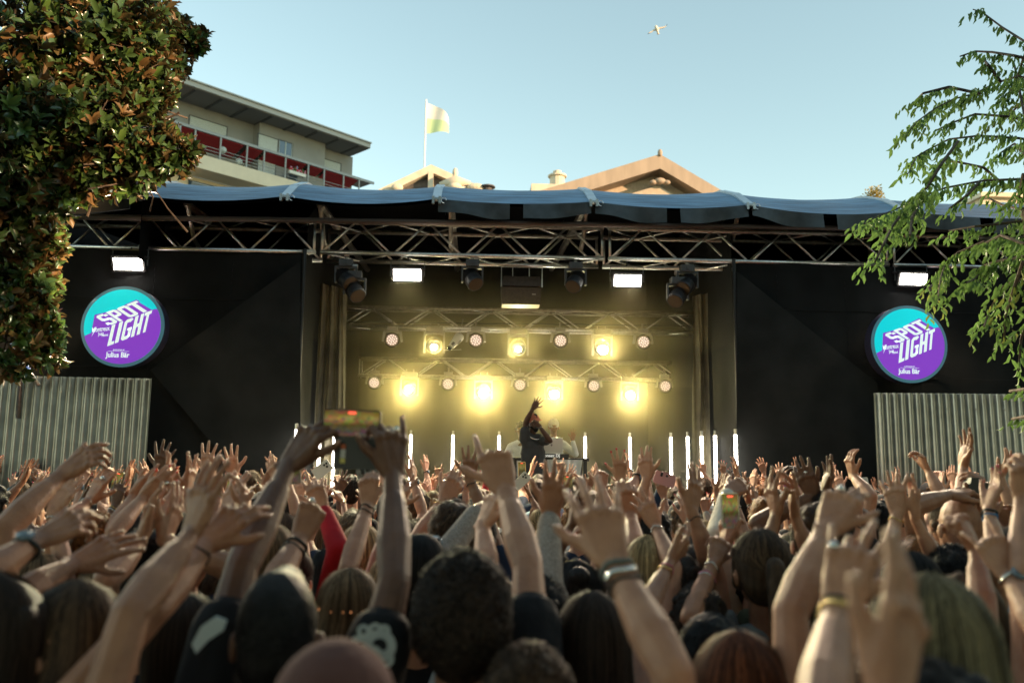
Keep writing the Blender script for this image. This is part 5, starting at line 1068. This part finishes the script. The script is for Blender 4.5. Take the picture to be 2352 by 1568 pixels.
near('black-haired person with sunglasses on the head and two dark bangles', (968, 1224, 2.65), skin='fair', hair=('bob', 'black'), fem=True, shirt=('tee', 'black'), extras=shades, nailm=m_redn,
     arms=[arm(-1, (846, 1158, 2.72), (848, 1088, 2.75), 'F', 'curl', (798, 1310, 2.5), bands=[bd(.93, 'black'), bd(.85, 'black')])])
near('person in a ribbed beige knit sweater with a drooping hand', (1045, 1146, 3.1), skin='fair', hair=('mop', 'brown'), shirt=('long', 'beige', m_knit), arms=[arm(1, (1100, 1168, 2.95), (1168, 1140, 3.05), 'D', 'droop', (1012, 1292, 2.75), bands=[bd(.97, 'gold')])])
near('person with green bead bracelet, open hand in front of the singer', (1240, 1320, 2.3), skin='tan', hair=('short', 'black'), shirt=('long', 'beige', m_knit), arms=[arm(1, (1262, 1180, 2.5), (1282, 1082, 2.5), 'F', 'open', (1256, 1345, 2.3), bands=[bd(.93, 'green', 'beads')])])
near('person with gold bangle reaching over the dark heads', (930, 1190, 3.6), skin='fair', hair=('short', 'brown'), shirt=('tee', 'black'), arms=[arm(1, (1020, 1150, 3.3), (1060, 1082, 3.35), 'F', 'relax', (955, 1245, 3.2), bands=[bd(.88, 'gold')])])
near('person in rolled cream sleeves stretching a hand to the right', (1592, 1244, 3.0), skin='tan', hair=('mop', 'dark brown'), shirt=('long', 'cream'), arms=[arm(1, (1672, 1128, 3.35), (1742, 1098, 3.45), 'FD', 'relax', (1650, 1232, 3.05))])
near('person with pale blue bead bracelet and spread fingers', (1600, 1330, 2.55), skin='fair', hair=('short', 'dark brown'), fem=True, shirt=('tank', 'black'), arms=[arm(-1, (1506, 1208, 2.85), (1466, 1122, 2.9), 'F', 'wide', (1548, 1305, 2.65), bands=[bd(.9, 'silver', 'beads')])])
near('person pointing a hand with a big black watch at the stage', (1395, 1168, 4.4), skin='fair', hair=('short', 'brown'), shirt=('tee', 'light blue'), arms=[arm(1, (1466, 1094, 4.6), (1512, 1052, 4.65), 'FL', 'relax', (1432, 1140, 4.4), bands=[bd(.9, 'black', 'watch', rad=.003, th=.006)])])
near('woman with red nails lifting a hand below the fourth tube', (1400, 1190, 3.9), skin='fair', hair=('long', 'brown'), fem=True, shirt=('tank', 'black'), nailm=m_redn, arms=[arm(1, (1424, 1100, 4.0), (1424, 1042, 4.0), 'F', 'wide', bands=[bd(.88, 'black')])])
near('person with hands around an upright phone in dark clothes', (1712, 1262, 3.05), skin='fair', hair=('short', 'black'), shirt=('tee', 'black'), arms=[arm(-1, (1662, 1262, 2.86), (1668, 1206, 2.9), 'R', 'curl'), arm(1, (1706, 1262, 2.88), (1690, 1212, 2.92), 'L', 'curl')])
near('person opening two fingers wide before the right fence', (2175, 1130, 3.9), skin='tan', hair=('short', 'brown'), shirt=('tee', 'white'), arms=[arm(1, (2212, 1075, 3.7), (2222, 1012, 3.7), 'L', 'wide', (2216, 1170, 3.5))])
near('person with a limp hand before the right fence', (2185, 1155, 4.3), skin='fair', hair=('bob', 'brown'), fem=True, shirt=('tank', 'cream'), arms=[arm(-1, (2130, 1078, 4.3), (2114, 1044, 4.3), 'L', 'droop', (2160, 1135, 4.2))])
near('person with one slender hand up at the edge of the right fence', (2010, 1150, 4.5), skin='fair', hair=('short', 'black'), shirt=('tee', 'black'), arms=[arm(-1, (1958, 1092, 4.6), (1948, 1040, 4.6), 'R', 'relax', (2000, 1140, 4.4))])
near('dark-skinned person holding a flat hand sideways before the right wall', (1890, 1140, 4.8), skin='dark', hair=('buzz', 'black'), shirt=('tee', 'dark grey'), arms=[arm(-1, (1856, 1098, 4.9), (1812, 1066, 4.9), 'D', 'relax', (1885, 1140, 4.7))])
near('person clapping with rings above the brown ponytail', (1900, 1130, 3.6), skin='brown', hair=('short', 'black'), shirt=('tee', 'black'), arms=[arm(-1, (1868, 1140, 3.6), (1842, 1075, 3.6), 'FR', 'clap', ring=1), arm(1, (1895, 1140, 3.6), (1905, 1078, 3.6), 'L', 'open')])
near('person in dark red shirt with tattooed forearm', (1425, 1245, 2.9), skin='fair', hair=('mop', 'dark brown'), shirt=('tee', 'red'), arms=[arm(1, (1448, 1180, 3.1), (1440, 1112, 3.1), 'F', 'curl', (1462, 1278, 2.9))])
near('man in black tee with short brown hair near the barrier', (810, 1092, 6.9), skin='fair', hair=('short', 'dark brown'), shirt=('tee', 'black'), arms=[arm(-1, (770, 1120, 6.9), (790, 1085, 6.9), 'R', 'curl')])
near('balding man with glasses before the right fence', (2060, 1122, 5.2), skin='fair', hair=('short', 'dark brown'), shirt=('tee', 'black'))
XC = [('white tee', (1130, 1318, 2.5), 'pale', ('short', 'light brown'), ('tee', 'white'), False, [arm(-1, (1108, 1205, 2.5), (1140, 1128, 2.52), 'D', 'droop', (1120, 1318, 2.35))], 'one bent wrist behind the curly man'),
      ('black tank top', (1322, 1278, 2.75), 'brown', ('bun', 'black'), ('tank', 'black'), True, [arm(1, (1345, 1200, 2.8), (1338, 1130, 2.82), 'L', 'clap'), arm(-1, (1312, 1206, 2.8), (1322, 1136, 2.82), 'R', 'clap')], 'dark hands joined behind the big open hand'),
      ('grey tee', (1560, 1270, 2.75), 'tan', ('short', 'dark brown'), ('tee', 'grey'), False, [arm(1, (1588, 1172, 2.8), (1602, 1092, 2.85), 'FL', 'open', bands=[bd(.9, 'black')])], 'single hand up left of the cream sleeve'),
      ('pink top', (905, 1265, 2.75), 'fair', ('pony', 'blonde'), ('tank', 'pink'), True, [arm(-1, (908, 1172, 3.0), (935, 1098, 3.05), 'FR', 'wide', bands=[bd(.9, 'gold')])], 'spread hand right of the phone arms'),
      ('black tee', (540, 1275, 2.65), 'fair', ('short', 'brown'), ('tee', 'black'), False, [arm(-1, (520, 1190, 2.7), (540, 1112, 2.75), 'FR', 'open'), arm(1, (566, 1186, 2.7), (560, 1108, 2.75), 'L', 'relax')], 'two hands up left of the phone man'),
      ('cream top', (95, 1262, 2.7), 'pale', ('long', 'light brown'), ('tank', 'cream'), True, [arm(1, (120, 1172, 2.8), (168, 1110, 2.85), 'FD', 'clap', bands=[bd(.9, 'silver')]), arm(-1, (52, 1180, 2.8), (90, 1112, 2.85), 'R', 'open')], 'pale hands reaching right near the left edge'),
      ('olive tee', (1800, 1262, 2.75), 'tan', ('mop', 'brown'), ('tee', 'olive'), False, [arm(-1, (1782, 1182, 2.9), (1768, 1108, 2.92), 'R', 'open'), arm(1, (1826, 1186, 2.9), (1822, 1108, 2.92), 'L', 'mix')], 'hands up beside the neat brown hair'),
      ('white top', (2085, 1262, 2.6), 'fair', ('long', 'black'), ('tank', 'white'), True, [arm(-1, (2062, 1180, 2.75), (2052, 1098, 2.78), 'FR', 'wide', bands=[bd(.9, 'gold')]), arm(1, (2102, 1192, 2.75), (2098, 1118, 2.78), 'L', 'clap')], 'hands up between the near hands and the bald man'),
      ('dark grey tee', (1500, 1165, 4.3), 'fair', ('short', 'black'), ('tee', 'dark grey'), False, [arm(-1, (1486, 1098, 4.3), (1480, 1046, 4.32), 'FR', 'open')], 'one hand up right of the fifth tube'),
      ('navy tee', (1100, 1168, 4.1), 'olive', ('short', 'black'), ('tee', 'navy'), False, [arm(1, (1078, 1100, 4.2), (1082, 1046, 4.2), 'F', 'wide', bands=[bd(.9, 'black')])], 'one dark banded hand left of the singer'),
      ('light blue tee', (2280, 1168, 4.0), 'fair', ('bob', 'brown'), ('tee', 'light blue'), True, [arm(1, (2300, 1095, 4.1), (2322, 1040, 4.1), 'FL', 'open')], 'one hand up before the right fence end'),
      ('beige top', (652, 1175, 3.9), 'pale', ('pony', 'brown'), ('tank', 'beige'), True, [arm(-1, (640, 1108, 4.0), (618, 1058, 4.0), 'FR', 'open'), arm(1, (664, 1112, 4.0), (676, 1058, 4.0), 'L', 'mix')], 'pale hands left of the phone man wrist')]
for sh_, hd_, sk_, ha_, st__, fm_, ar_, wh_ in XC: near('%s hair, %s, %s' % (ha_[1].replace(' ', '-'), sh_, wh_), hd_, skin=sk_, hair=ha_, shirt=st__, fem=fm_, arms=ar_)
# ------------------------------------------------------------------ the performers
def glasses(t, B, ax, k): pass
def feet_on_stage(H): return ZS
def perf(label, head, Y, **kw):
    h = PY(head[0], head[1], Y); kw.setdefault('vox', .005); kw.setdefault('strands', 0); kw.setdefault('seed', int(head[0])); TAKEN.append((h.x, h.y))
    return person('person', label, None, (h.x, h.y, ZS), h.z-ZS, **kw)
def parm(side, W, Y, tip, palm, pose, E=None, bands=(), hs=1.0):
    w = PY(*W, Y); return dict(side=side, W=w, hz=PY(*tip, Y)-w, hn=DIRS[palm], pose=pose, E=PY(*E[:2], E[2]) if E else None, bands=bands, hs=hs)
def eyes(t, B, ax, k):
    for s in (-1, 1): q = MB(); q.ell(B(s*.030, .082, -.008), (.012*k, .008*k, .008*k), ax, 8, 6); q.ell(B(s*.030, .089, -.008), (.005*k, .003*k, .005*k), ax, 6, 5, 1); q.build('eye', [m_eye, m_ink], t, True)
def perf_ex(t, B, ax, k):
    eyes(t, B, ax, k); q = MB()
    for i in range(30): a = math.pi*(i/29)-.0; q.ell(B(.085*math.cos(a), .03+.05*math.sin(a), -.20-.04*math.sin(a)), (.009,)*3, None, 6, 4)
    q.build('necklace', m_silver, t, True)
    q = MB(); rcone(q, B(0, .05, -.108), B(0, .07, -.095), .035*k, .03*k); rcone(q, B(-.06, .02, -.06), B(0, .06, -.115), .022*k, .026*k); rcone(q, B(.06, .02, -.06), B(0, .06, -.115), .022*k, .026*k); b_ = q.build('beard', HAIR['black'], t, True); JOBS.append((b_, .005, 2))
perf('singer in dark grey tee and red cap with one arm raised, microphone at the mouth', (1226, 950), 10.95, face=math.pi-.55, skin='dark', hair=('buzz', 'black'), hat=('cap', 'salmon'), shirt=('tee', 'dark grey'), lean=(-.05, .0), bulk=1.22, extras=perf_ex, pants='cream',
     arms=[parm(1, (1224, 938), 10.8, (1243, 908), 'B', 'wide', (1206, 972, 10.9), bands=[bd(.93, 'silver')], hs=1.1), parm(-1, (1238, 977), 10.65, (1222, 968), 'BL', 'fist', (1264, 1012, 10.7), bands=[bd(.9, 'silver', th=.006)], hs=1.1)])
q = PY(1222, 974, 10.72); t = empty('microphone', q, 'black handheld microphone in the singer\'s fist', 'microphone')
MB().tube([q+V((-.01, .06, .0)), q+V((.02, -.03, -.02)), q+V((.05, -.11, -.05))], [.014, .012, .010], 10).build('handle', m_ink, t, True); MB().ell(q+V((-.015, .07, 0)), (.024, .024, .024)).build('grille', m_grey, t, True)
def beanie_ex(t, B, ax, k): eyes(t, B, ax, k)
perf('disc jockey in white shirt and pale beanie with one palm up behind the laptop', (1272, 961), 12.15, face=math.pi, skin='olive', hair=('bald', 'black'), hat=('beanie', 'cream'), shirt=('long', 'white'), extras=beanie_ex,
     arms=[parm(-1, (1315, 1010), 11.95, (1319, 980), 'B', 'wide', (1322, 1042, 12.05), bands=[bd(.95, 'gold', th=.004)]), parm(1, (1250, 1045), 11.75, (1244, 1055), 'D', 'relax', (1236, 1050, 12.0))])
perf('musician in white shirt half hidden behind the singer', (1196, 968), 12.3, face=math.pi+.3, skin='brown', hair=('short', 'black'), shirt=('long', 'white'), extras=eyes)
def logo(t, B, ax, k): eyes(t, B, ax, k); textmesh('NY', .06, 'cap_letters', CL['white'], t, Matrix.Translation(B(0, .105, .075)) @ Matrix.Rotation(R(180)+.25, 4, 'Z') @ Matrix.Rotation(R(90), 4, 'X') @ Matrix.Rotation(R(180), 4, 'Y') @ Matrix.Diagonal((-1, 1, -1, 1)), .001)
h_ = PY(1584, 976, 13.4)
perf('woman in pale jersey, dark cap and grey trousers standing at the right of the stage', (1584, 976), 13.4, face=math.pi+.25, skin='fair', hair=('long', 'dark brown'), hat=('cap', 'dark grey'), shirt=('tee', 'cream'), fem=True, pants='olive', extras=eyes,
     arms=[parm(1, (1578, 1062), 13.2, (1590, 1066), 'B', 'relax', (1565, 1050, 13.3)), parm(-1, (1594, 1062), 13.2, (1584, 1066), 'B', 'relax', (1606, 1050, 13.3))])
# ------------------------------------------------------------------ things held up in the crowd
def screen_img(name):
    m = bpy.data.materials.new(name); m.use_nodes = True; N = m.node_tree.nodes; L = m.node_tree.links; b = N['Principled BSDF']; tc = N.new('ShaderNodeTexCoord'); vo = N.new('ShaderNodeTexVoronoi'); vo.inputs['Scale'].default_value = 9
    gr = N.new('ShaderNodeSeparateXYZ'); rp = N.new('ShaderNodeValToRGB'); L.new(tc.outputs['Generated'], vo.inputs[0]); L.new(tc.outputs['Generated'], gr.inputs[0]); L.new(gr.outputs['Z'], rp.inputs[0]); e = rp.color_ramp.elements
    e[0].position = 0; e[0].color = (.28, .16, .11, 1); e[1].position = 1; e[1].color = (.35, .22, .06, 1)
    for p_, c_ in ((.30, (.22, .14, .10, 1)), (.42, (.16, .12, .03, 1)), (.68, (.75, .58, .16, 1)), (.85, (.45, .30, .06, 1))): k = e.new(p_); k.color = c_
    mx = N.new('ShaderNodeMix'); mx.data_type = 'RGBA'; mx.blend_type = 'MULTIPLY'; mx.inputs[0].default_value = .65; L.new(rp.outputs[0], mx.inputs[6]); L.new(vo.outputs['Color'], mx.inputs[7])
    L.new(mx.outputs[2], b.inputs['Emission Color']); b.inputs['Emission Strength'].default_value = .22; b.inputs['Base Color'].default_value = (.01, .01, .01, 1); b.inputs['Roughness'].default_value = .5; b.inputs['Specular IOR Level'].default_value = .15; return m
m_scr = screen_img('phone_screen')
def phone(x, y, d, w, h, label, rot=0., tilt=0., body=m_ink, screen=True, case=False, facing=1):
    c = P(x, y, d); t = empty('phone', c, label, 'phone', 'phones held up in the crowd'); X_ = (rt*math.cos(rot)+V((0, 0, 1))*math.sin(rot)).normalized(); F_ = (V((rt.y*-1, rt.x, 0))*math.cos(tilt)+V((0, 0, 1))*math.sin(tilt)).normalized(); Z_ = X_.cross(F_).normalized()
    Rm = Matrix((X_, F_, Z_)).transposed(); q = MB(); n = 24; pr = []
    for i in range(n):
        a = 2*math.pi*i/n; cx = (w/2-.010)*(1 if math.cos(a) > 0 else -1); cz = (h/2-.010)*(1 if math.sin(a) > 0 else -1); pr.append(c+X_*(cx+.010*math.cos(a))+Z_*(cz+.010*math.sin(a)))
    q.prism(pr, F_*.009); q.build('body', body, t)
    if screen:
        MB().box(c-F_*.001, (w-.008, .0016, h-.008), Rm).build('screen', m_scr, t)
        MB().box(c-F_*.0025+(Z_*(h*.40) if h > w else Z_*(h*.38)), (.02, .001, .006), Rm).build('red_marker', mat('red_marker', (.6, .02, .02), .4, emis=(1, .1, .05), es=.8), t)
    else:
        q = MB()
        for dx, dz in ((-.2, .36), (-.2, .22), (.05, .29)): q.ell(c-F_*.003+X_*(w*dx)+Z_*(h*dz), (.007, .003, .007), (X_, F_, Z_), 8, 6)
        q.build('camera_lenses', m_ink, t)
    if case:
        MB().box(c+Z_*(-h/2-.041)+F_*.008+X_*.018, (.122, .007, .080), Rm).build('case_flap', m_ink, t); cc = c+Z_*(-h/2-.046)+X_*(-.018)+F_*.002
        for dz, hh, m_ in ((.022, .012, 'card_orange'), (.004, .022, 'card_white'), (-.014, .012, 'card_yellow')): MB().box(cc+Z_*dz, (.012, .002, hh), Rm).build(m_, mat(m_, {'card_orange': (.5, .12, .04), 'card_white': (.5, .5, .48), 'card_yellow': (.6, .55, .15)}[m_], .6), t)
    return t
phone(808, 972, 2.06, .150, .072, 'phone in an open black flip case filming the stage, in the dark-sleeved man\'s hands', -.03, case=True)
phone(1678, 1172, 2.85, .064, .125, 'upright phone in pale rim showing the stage, right of the cream sleeve', .03, body=mat('pale_rim', (.35, .34, .30), .3, .6))
phone(845, 1090, 2.8, .075, .06, 'patterned pale phone held by red nails under the flip case', .3, body=mat('pattern_case', (.45, .45, .42), .5, c2=(.05, .05, .05), var=.1, scale=40), screen=False)
phone(1199, 1078, 7.2, .070, .14, 'small bright phone filming just below the singer', .05, body=mat('gold_rim', (.7, .5, .25), .3, .6))
phone(1527, 1100, 4.4, .12, .070, 'pink phone held high left of the tall tubes', -.3, body=mat('pink_case', (.45, .22, .24), .4), screen=False)
phone(1828, 1114, 4.7, .14, .020, 'flat magenta phone lying level before the right wall', -.03, body=mat('magenta_case', (.4, .06, .22), .35), screen=False)
phone(672, 1082, 3.1, .060, .10, 'dark phone with a blue glow left of the flip case', .1)
phone(740, 1078, 4.9, .075, .12, 'white phone tilted by red nails behind the raised arms', -.9, body=mat('white_case', (.6, .6, .55), .4), screen=False)
phone(352, 1190, 2.9, .05, .09, 'red phone with pale edge low in the left of the crowd', 1.2, body=mat('red_case', (.25, .02, .02), .4), screen=False)
phone(1198, 1104, 5.5, .07, .13, 'cream phone with three lenses below the singer\'s belt', -.8, body=mat('cream_case', (.6, .58, .5), .4), screen=False)
for x, y, d_, r_, cn, cc, sc__ in ((1305, 1112, 6.2, .1, 'black', (.01, .01, .01), True), (905, 1098, 6.6, -.1, 'white', (.6, .6, .58), False), (1590, 1120, 6.4, .05, 'dark blue', (.02, .03, .08), True), (520, 1118, 6.0, .0, 'grey', (.2, .2, .2), True), (1985, 1120, 5.6, .1, 'silver', (.5, .5, .5), False), (268, 1108, 5.2, -.15, 'black rimmed', (.01, .01, .01), True)):
    phone(x, y, d_, .072, .145, 'small %s phone held up far back in the crowd' % cn, r_, body=mat(cn.replace(' ', '_')+'_phone', cc, .3), screen=sc__)
c = P(2247, 1123, 3.48); t = empty('camera', c, 'small dark compact camera held beside the bald man', 'camera'); MB().box(c, (.11, .05, .07), Matrix.Rotation(.3, 3, 'Y')).build('body', m_ink, t); MB().tube([c, c+V((.02, .08, .01))], [.028, .026], 16).build('lens', m_grey, t); MB().box(c+V((-.02, 0, .04)), (.04, .03, .02)).build('viewfinder', m_ink, t)
c = P(1036, 1117, 4.3); t = empty('blue_pouch', c, 'small dark blue rounded pouch held up right of the phone man', 'pouch'); o = MB(); rcone(o, c+V((-.03, 0, .004)), c+V((.035, 0, -.002)), .034, .034, 16, V((0, 1, 0)), .6); o.build('body', mat('blue_nylon', (.01, .03, .20), .4), t, True)
o = MB(); o.tube([c+V((-.028+.008*i, -.0235, .008+.004*math.sin(i*.9))) for i in range(8)], .0022, 5); o.build('white_emblem', CL['white'], t)
# ------------------------------------------------------------------ the crowd filling the square: a set of figures, copied one by one
def va(side, W, hz, hn, pose, bands=(), pole=None, ring=None): return dict(side=side, W=V((W[0], W[1], W[2]-.22)), hz=V(hz), hn=V(hn), pose=pose, bands=bands, pole=V(pole) if pole else None, ring=ring)
LIB = []
def lib(desc, hair, shirt, fem, H, arms, nail=None, hat=None):
    t, B = person('person', 'x', None, (0, 0, 0), H, hair=hair, shirt=shirt, fem=fem, arms=arms, vox=.0056, seed=len(LIB)*13+5, strands=900, nailm=nail, hat=hat)
    LIB.append((t, desc, fem)); return t
CB = [(.9, .001, .0025, 'black', 'cord')]; GB = [(.92, .001, .002, 'gold', 'cord'), (.86, .001, .002, 'silver', 'cord')]; WB = [(.9, .002, .005, 'black', 'watch')]
lib('both hands clapping high', ('short', 'brown'), ('tee', 'black'), False, 1.78, [va(-1, (-.09, .28, 1.98), (.12, .15, 1), (1, .1, 0), 'clap'), va(1, (.09, .28, 1.98), (-.12, .12, 1), (-1, .1, 0), 'open', WB)])
lib('right hand stretched high', ('long', 'brown'), ('tank', 'black'), True, 1.66, [va(1, (.16, .22, 2.06), (.05, .2, 1), (0, 1, 0), 'wide', GB)], m_redn)
lib('left hand waving high', ('bob', 'dark brown'), ('tee', 'white'), True, 1.65, [va(-1, (-.2, .2, 2.02), (-.2, .15, 1), (.3, .9, 0), 'open', CB)])
lib('both arms spread up', ('mop', 'dark brown'), ('tee', 'grey'), False, 1.80, [va(-1, (-.27, .2, 2.05), (-.2, .2, 1), (.4, .9, 0), 'open'), va(1, (.27, .2, 2.05), (.25, .2, 1), (-.4, .9, 0), 'wide', CB)])
lib('clapping before face', ('pony', 'blonde'), ('tank', 'cream'), True, 1.67, [va(-1, (-.06, .34, 1.74), (.1, .4, 1), (1, 0, 0), 'clap', GB), va(1, (.08, .34, 1.76), (-.1, .4, 1), (-1, 0, 0), 'clap')], m_redn)
lib('one hand bent forward', ('short', 'black'), ('tee', 'black'), False, 1.77, [va(1, (.2, .36, 1.98), (-.25, .6, .55), (0, .4, -1), 'relax', WB)])
lib('arms reaching right', ('long', 'dark brown'), ('tee', 'black'), True, 1.67, [va(-1, (.05, .36, 1.86), (.7, .4, .65), (.3, .2, -1), 'clap', CB), va(1, (.24, .32, 1.92), (.5, .4, .8), (-.5, .6, -.4), 'open')], m_nail)
lib('pointing finger up', ('curly', 'brown'), ('tee', 'olive'), False, 1.79, [va(1, (.16, .25, 2.08), (.05, .2, 1), (-.2, 1, 0), 'point')])
lib('both hands low', ('long', 'light brown'), ('tee', 'pink'), True, 1.64, [])
lib('left fist raised', ('short', 'brown'), ('long', 'white'), False, 1.76, [va(-1, (-.18, .24, 2.02), (0, .2, 1), (.2, 1, 0), 'fist')])
lib('hands open above head', ('bun', 'brown'), ('tank', 'white'), True, 1.66, [va(-1, (-.13, .24, 2.0), (.05, .2, 1), (.6, .7, 0), 'wide'), va(1, (.15, .24, 1.98), (0, .2, 1), (-.5, .8, 0), 'open', GB)], m_orn)
lib('hands close together high', ('short', 'ginger'), ('tee', 'navy'), False, 1.82, [va(-1, (-.05, .3, 2.08), (.2, .2, 1), (1, .2, 0), 'clap'), va(1, (.14, .28, 2.04), (-.25, .2, 1), (-1, .2, 0), 'relax')])
lib('left arm over head', ('bob', 'blonde'), ('tee', 'light blue'), True, 1.66, [va(-1, (-.08, .2, 2.04), (.55, .15, .8), (.2, .5, -.8), 'relax', CB)], m_redn)
lib('right arm waving wide', ('short', 'dark brown'), ('tee', 'cream'), False, 1.80, [va(1, (.34, .16, 2.02), (.45, .1, .9), (-.3, .9, .2), 'wide')])
lib('horn sign up', ('mop', 'black'), ('tee', 'dark grey'), False, 1.77, [va(-1, (-.17, .26, 2.04), (-.05, .2, 1), (.1, 1, 0), 'horn', CB), va(1, (.12, .3, 1.8), (-.3, .3, .8), (-1, .2, 0), 'curl')])
lib('hand held out leftward', ('long', 'black'), ('tank', 'black'), True, 1.68, [va(1, (-.02, .34, 1.94), (-.7, .35, .7), (-.3, .3, -1), 'clap', GB), va(-1, (-.22, .3, 1.88), (-.5, .4, .8), (.5, .6, -.4), 'open')], m_nail)
lib('arms lowered, dark cap', ('short', 'brown'), ('tee', 'grey'), False, 1.75, [], None, ('cap_back', 'dark grey'))
lib('high clap to the left', ('pony', 'dark brown'), ('tee', 'dark grey'), True, 1.69, [va(-1, (-.22, .26, 1.98), (-.1, .2, 1), (1, .2, .2), 'clap'), va(1, (-.04, .28, 2.0), (-.3, .2, 1), (-1, .2, 0), 'mix', CB)], m_nail)
lib('right hand flat up', ('buzz', 'black'), ('tee', 'white'), False, 1.80, [va(1, (.15, .25, 2.1), (-.1, .2, 1), (-.9, .3, 0), 'clap', WB)])
lib('both hands half bent', ('long', 'blonde'), ('long', 'cream'), True, 1.66, [va(-1, (-.2, .26, 1.94), (.1, .3, 1), (.5, .8, 0), 'curl', GB), va(1, (.2, .24, 2.0), (0, .3, 1), (-.4, .9, 0), 'mix')], m_redn)
flush_jobs()
SK = ['pale']*5+['fair']*9+['tan']*5+['olive']*2+['brown']*3+['dark']
HC = {'short': ['black', 'dark brown', 'brown', 'brown', 'light brown', 'ginger'], 'long': ['dark brown', 'brown', 'light brown', 'blonde', 'black', 'auburn', 'olive blonde']}
SC = ['black']*7+['dark grey', 'white', 'white', 'cream', 'grey', 'navy', 'olive', 'light blue', 'pink', 'red', 'beige', 'burgundy', 'teal']
rp = random.Random(21)
def setm(o, m):
    if o.type != 'MESH' or not o.material_slots: return
    o.material_slots[0].link = 'OBJECT'; o.material_slots[0].material = m
used = set(); CR = []
y = 2.75; row = 0
while y < 9.25:
    hw = y*.64+.35; n = int(2*hw/.47); off = math.tan(yaw)*y
    for i in range(n+1):
        x = off-hw+2*hw*(i+.5*(row % 2))/n+rp.uniform(-.1, .1); yy = y+rp.uniform(-.13, .13)
        if x < -6.1 or x > 6.6: continue
        if any((x-a)**2+(yy-b)**2 < .33**2 for a, b in TAKEN): continue
        CR.append((x, yy, row))
    y += .52; row += 1
nrow = row; cols = {}
for x, yy, rw in CR: cols.setdefault(rw, []).append((x, yy))
ordn = ORD+tuple('twenty-'+k for k in ('fourth', 'fifth', 'sixth', 'seventh', 'eighth', 'ninth'))+('thirtieth',)+tuple('thirty-'+k for k in ORD[:9])
for rw, L_ in cols.items():
    L_.sort()
    for ci, (x, yy) in enumerate(L_):
        src, desc, fem = LIB[rp.choice((8, 16)) if rp.random() < .14 else rp.randrange(len(LIB))]
        if id(src) not in used: c = src; used.add(id(src))
        else: c = copy_tree(src)
        s = rp.uniform(.925, .995); c.location = (x, yy, 0); c.rotation_euler = (0, 0, -math.atan2((.8-x)*.5, 9)+rp.gauss(0, .16)); c.scale = (s, s, s)
        sk_, hc_, sc_ = rp.choice(SK), rp.choice(HC['long' if fem else 'short']), rp.choice(SC)
        if sk_ in ('dark', 'brown'): hc_ = 'black'
        for ch in c.children:
            nm = ch.name.split('.')[0]
            if nm == 'body': setm(ch, SKIN[sk_])
            elif nm == 'hair':
                setm(ch, HAIR[hc_])
                for g_ in ch.children: setm(g_, HAIRS[hc_])
            elif nm in ('tee_shirt', 'tank_top', 'long_sleeved_top'): setm(ch, CL[sc_])
        c['group'] = 'people filling the crowd'; back = nrow-rw
        c['label'] = '%s hair, %s top, %s, %s row from stage, %s from left' % (hc_.replace(' ', '-'), sc_.replace(' ', '-'), desc, ORD[back-1], ordn[ci])
for src, desc, fem in LIB:
    if id(src) not in used:
        for ch in list(src.children_recursive)+[src]: bpy.data.objects.remove(ch)
print('CROWD', len(CR), 'near', len(TAKEN))
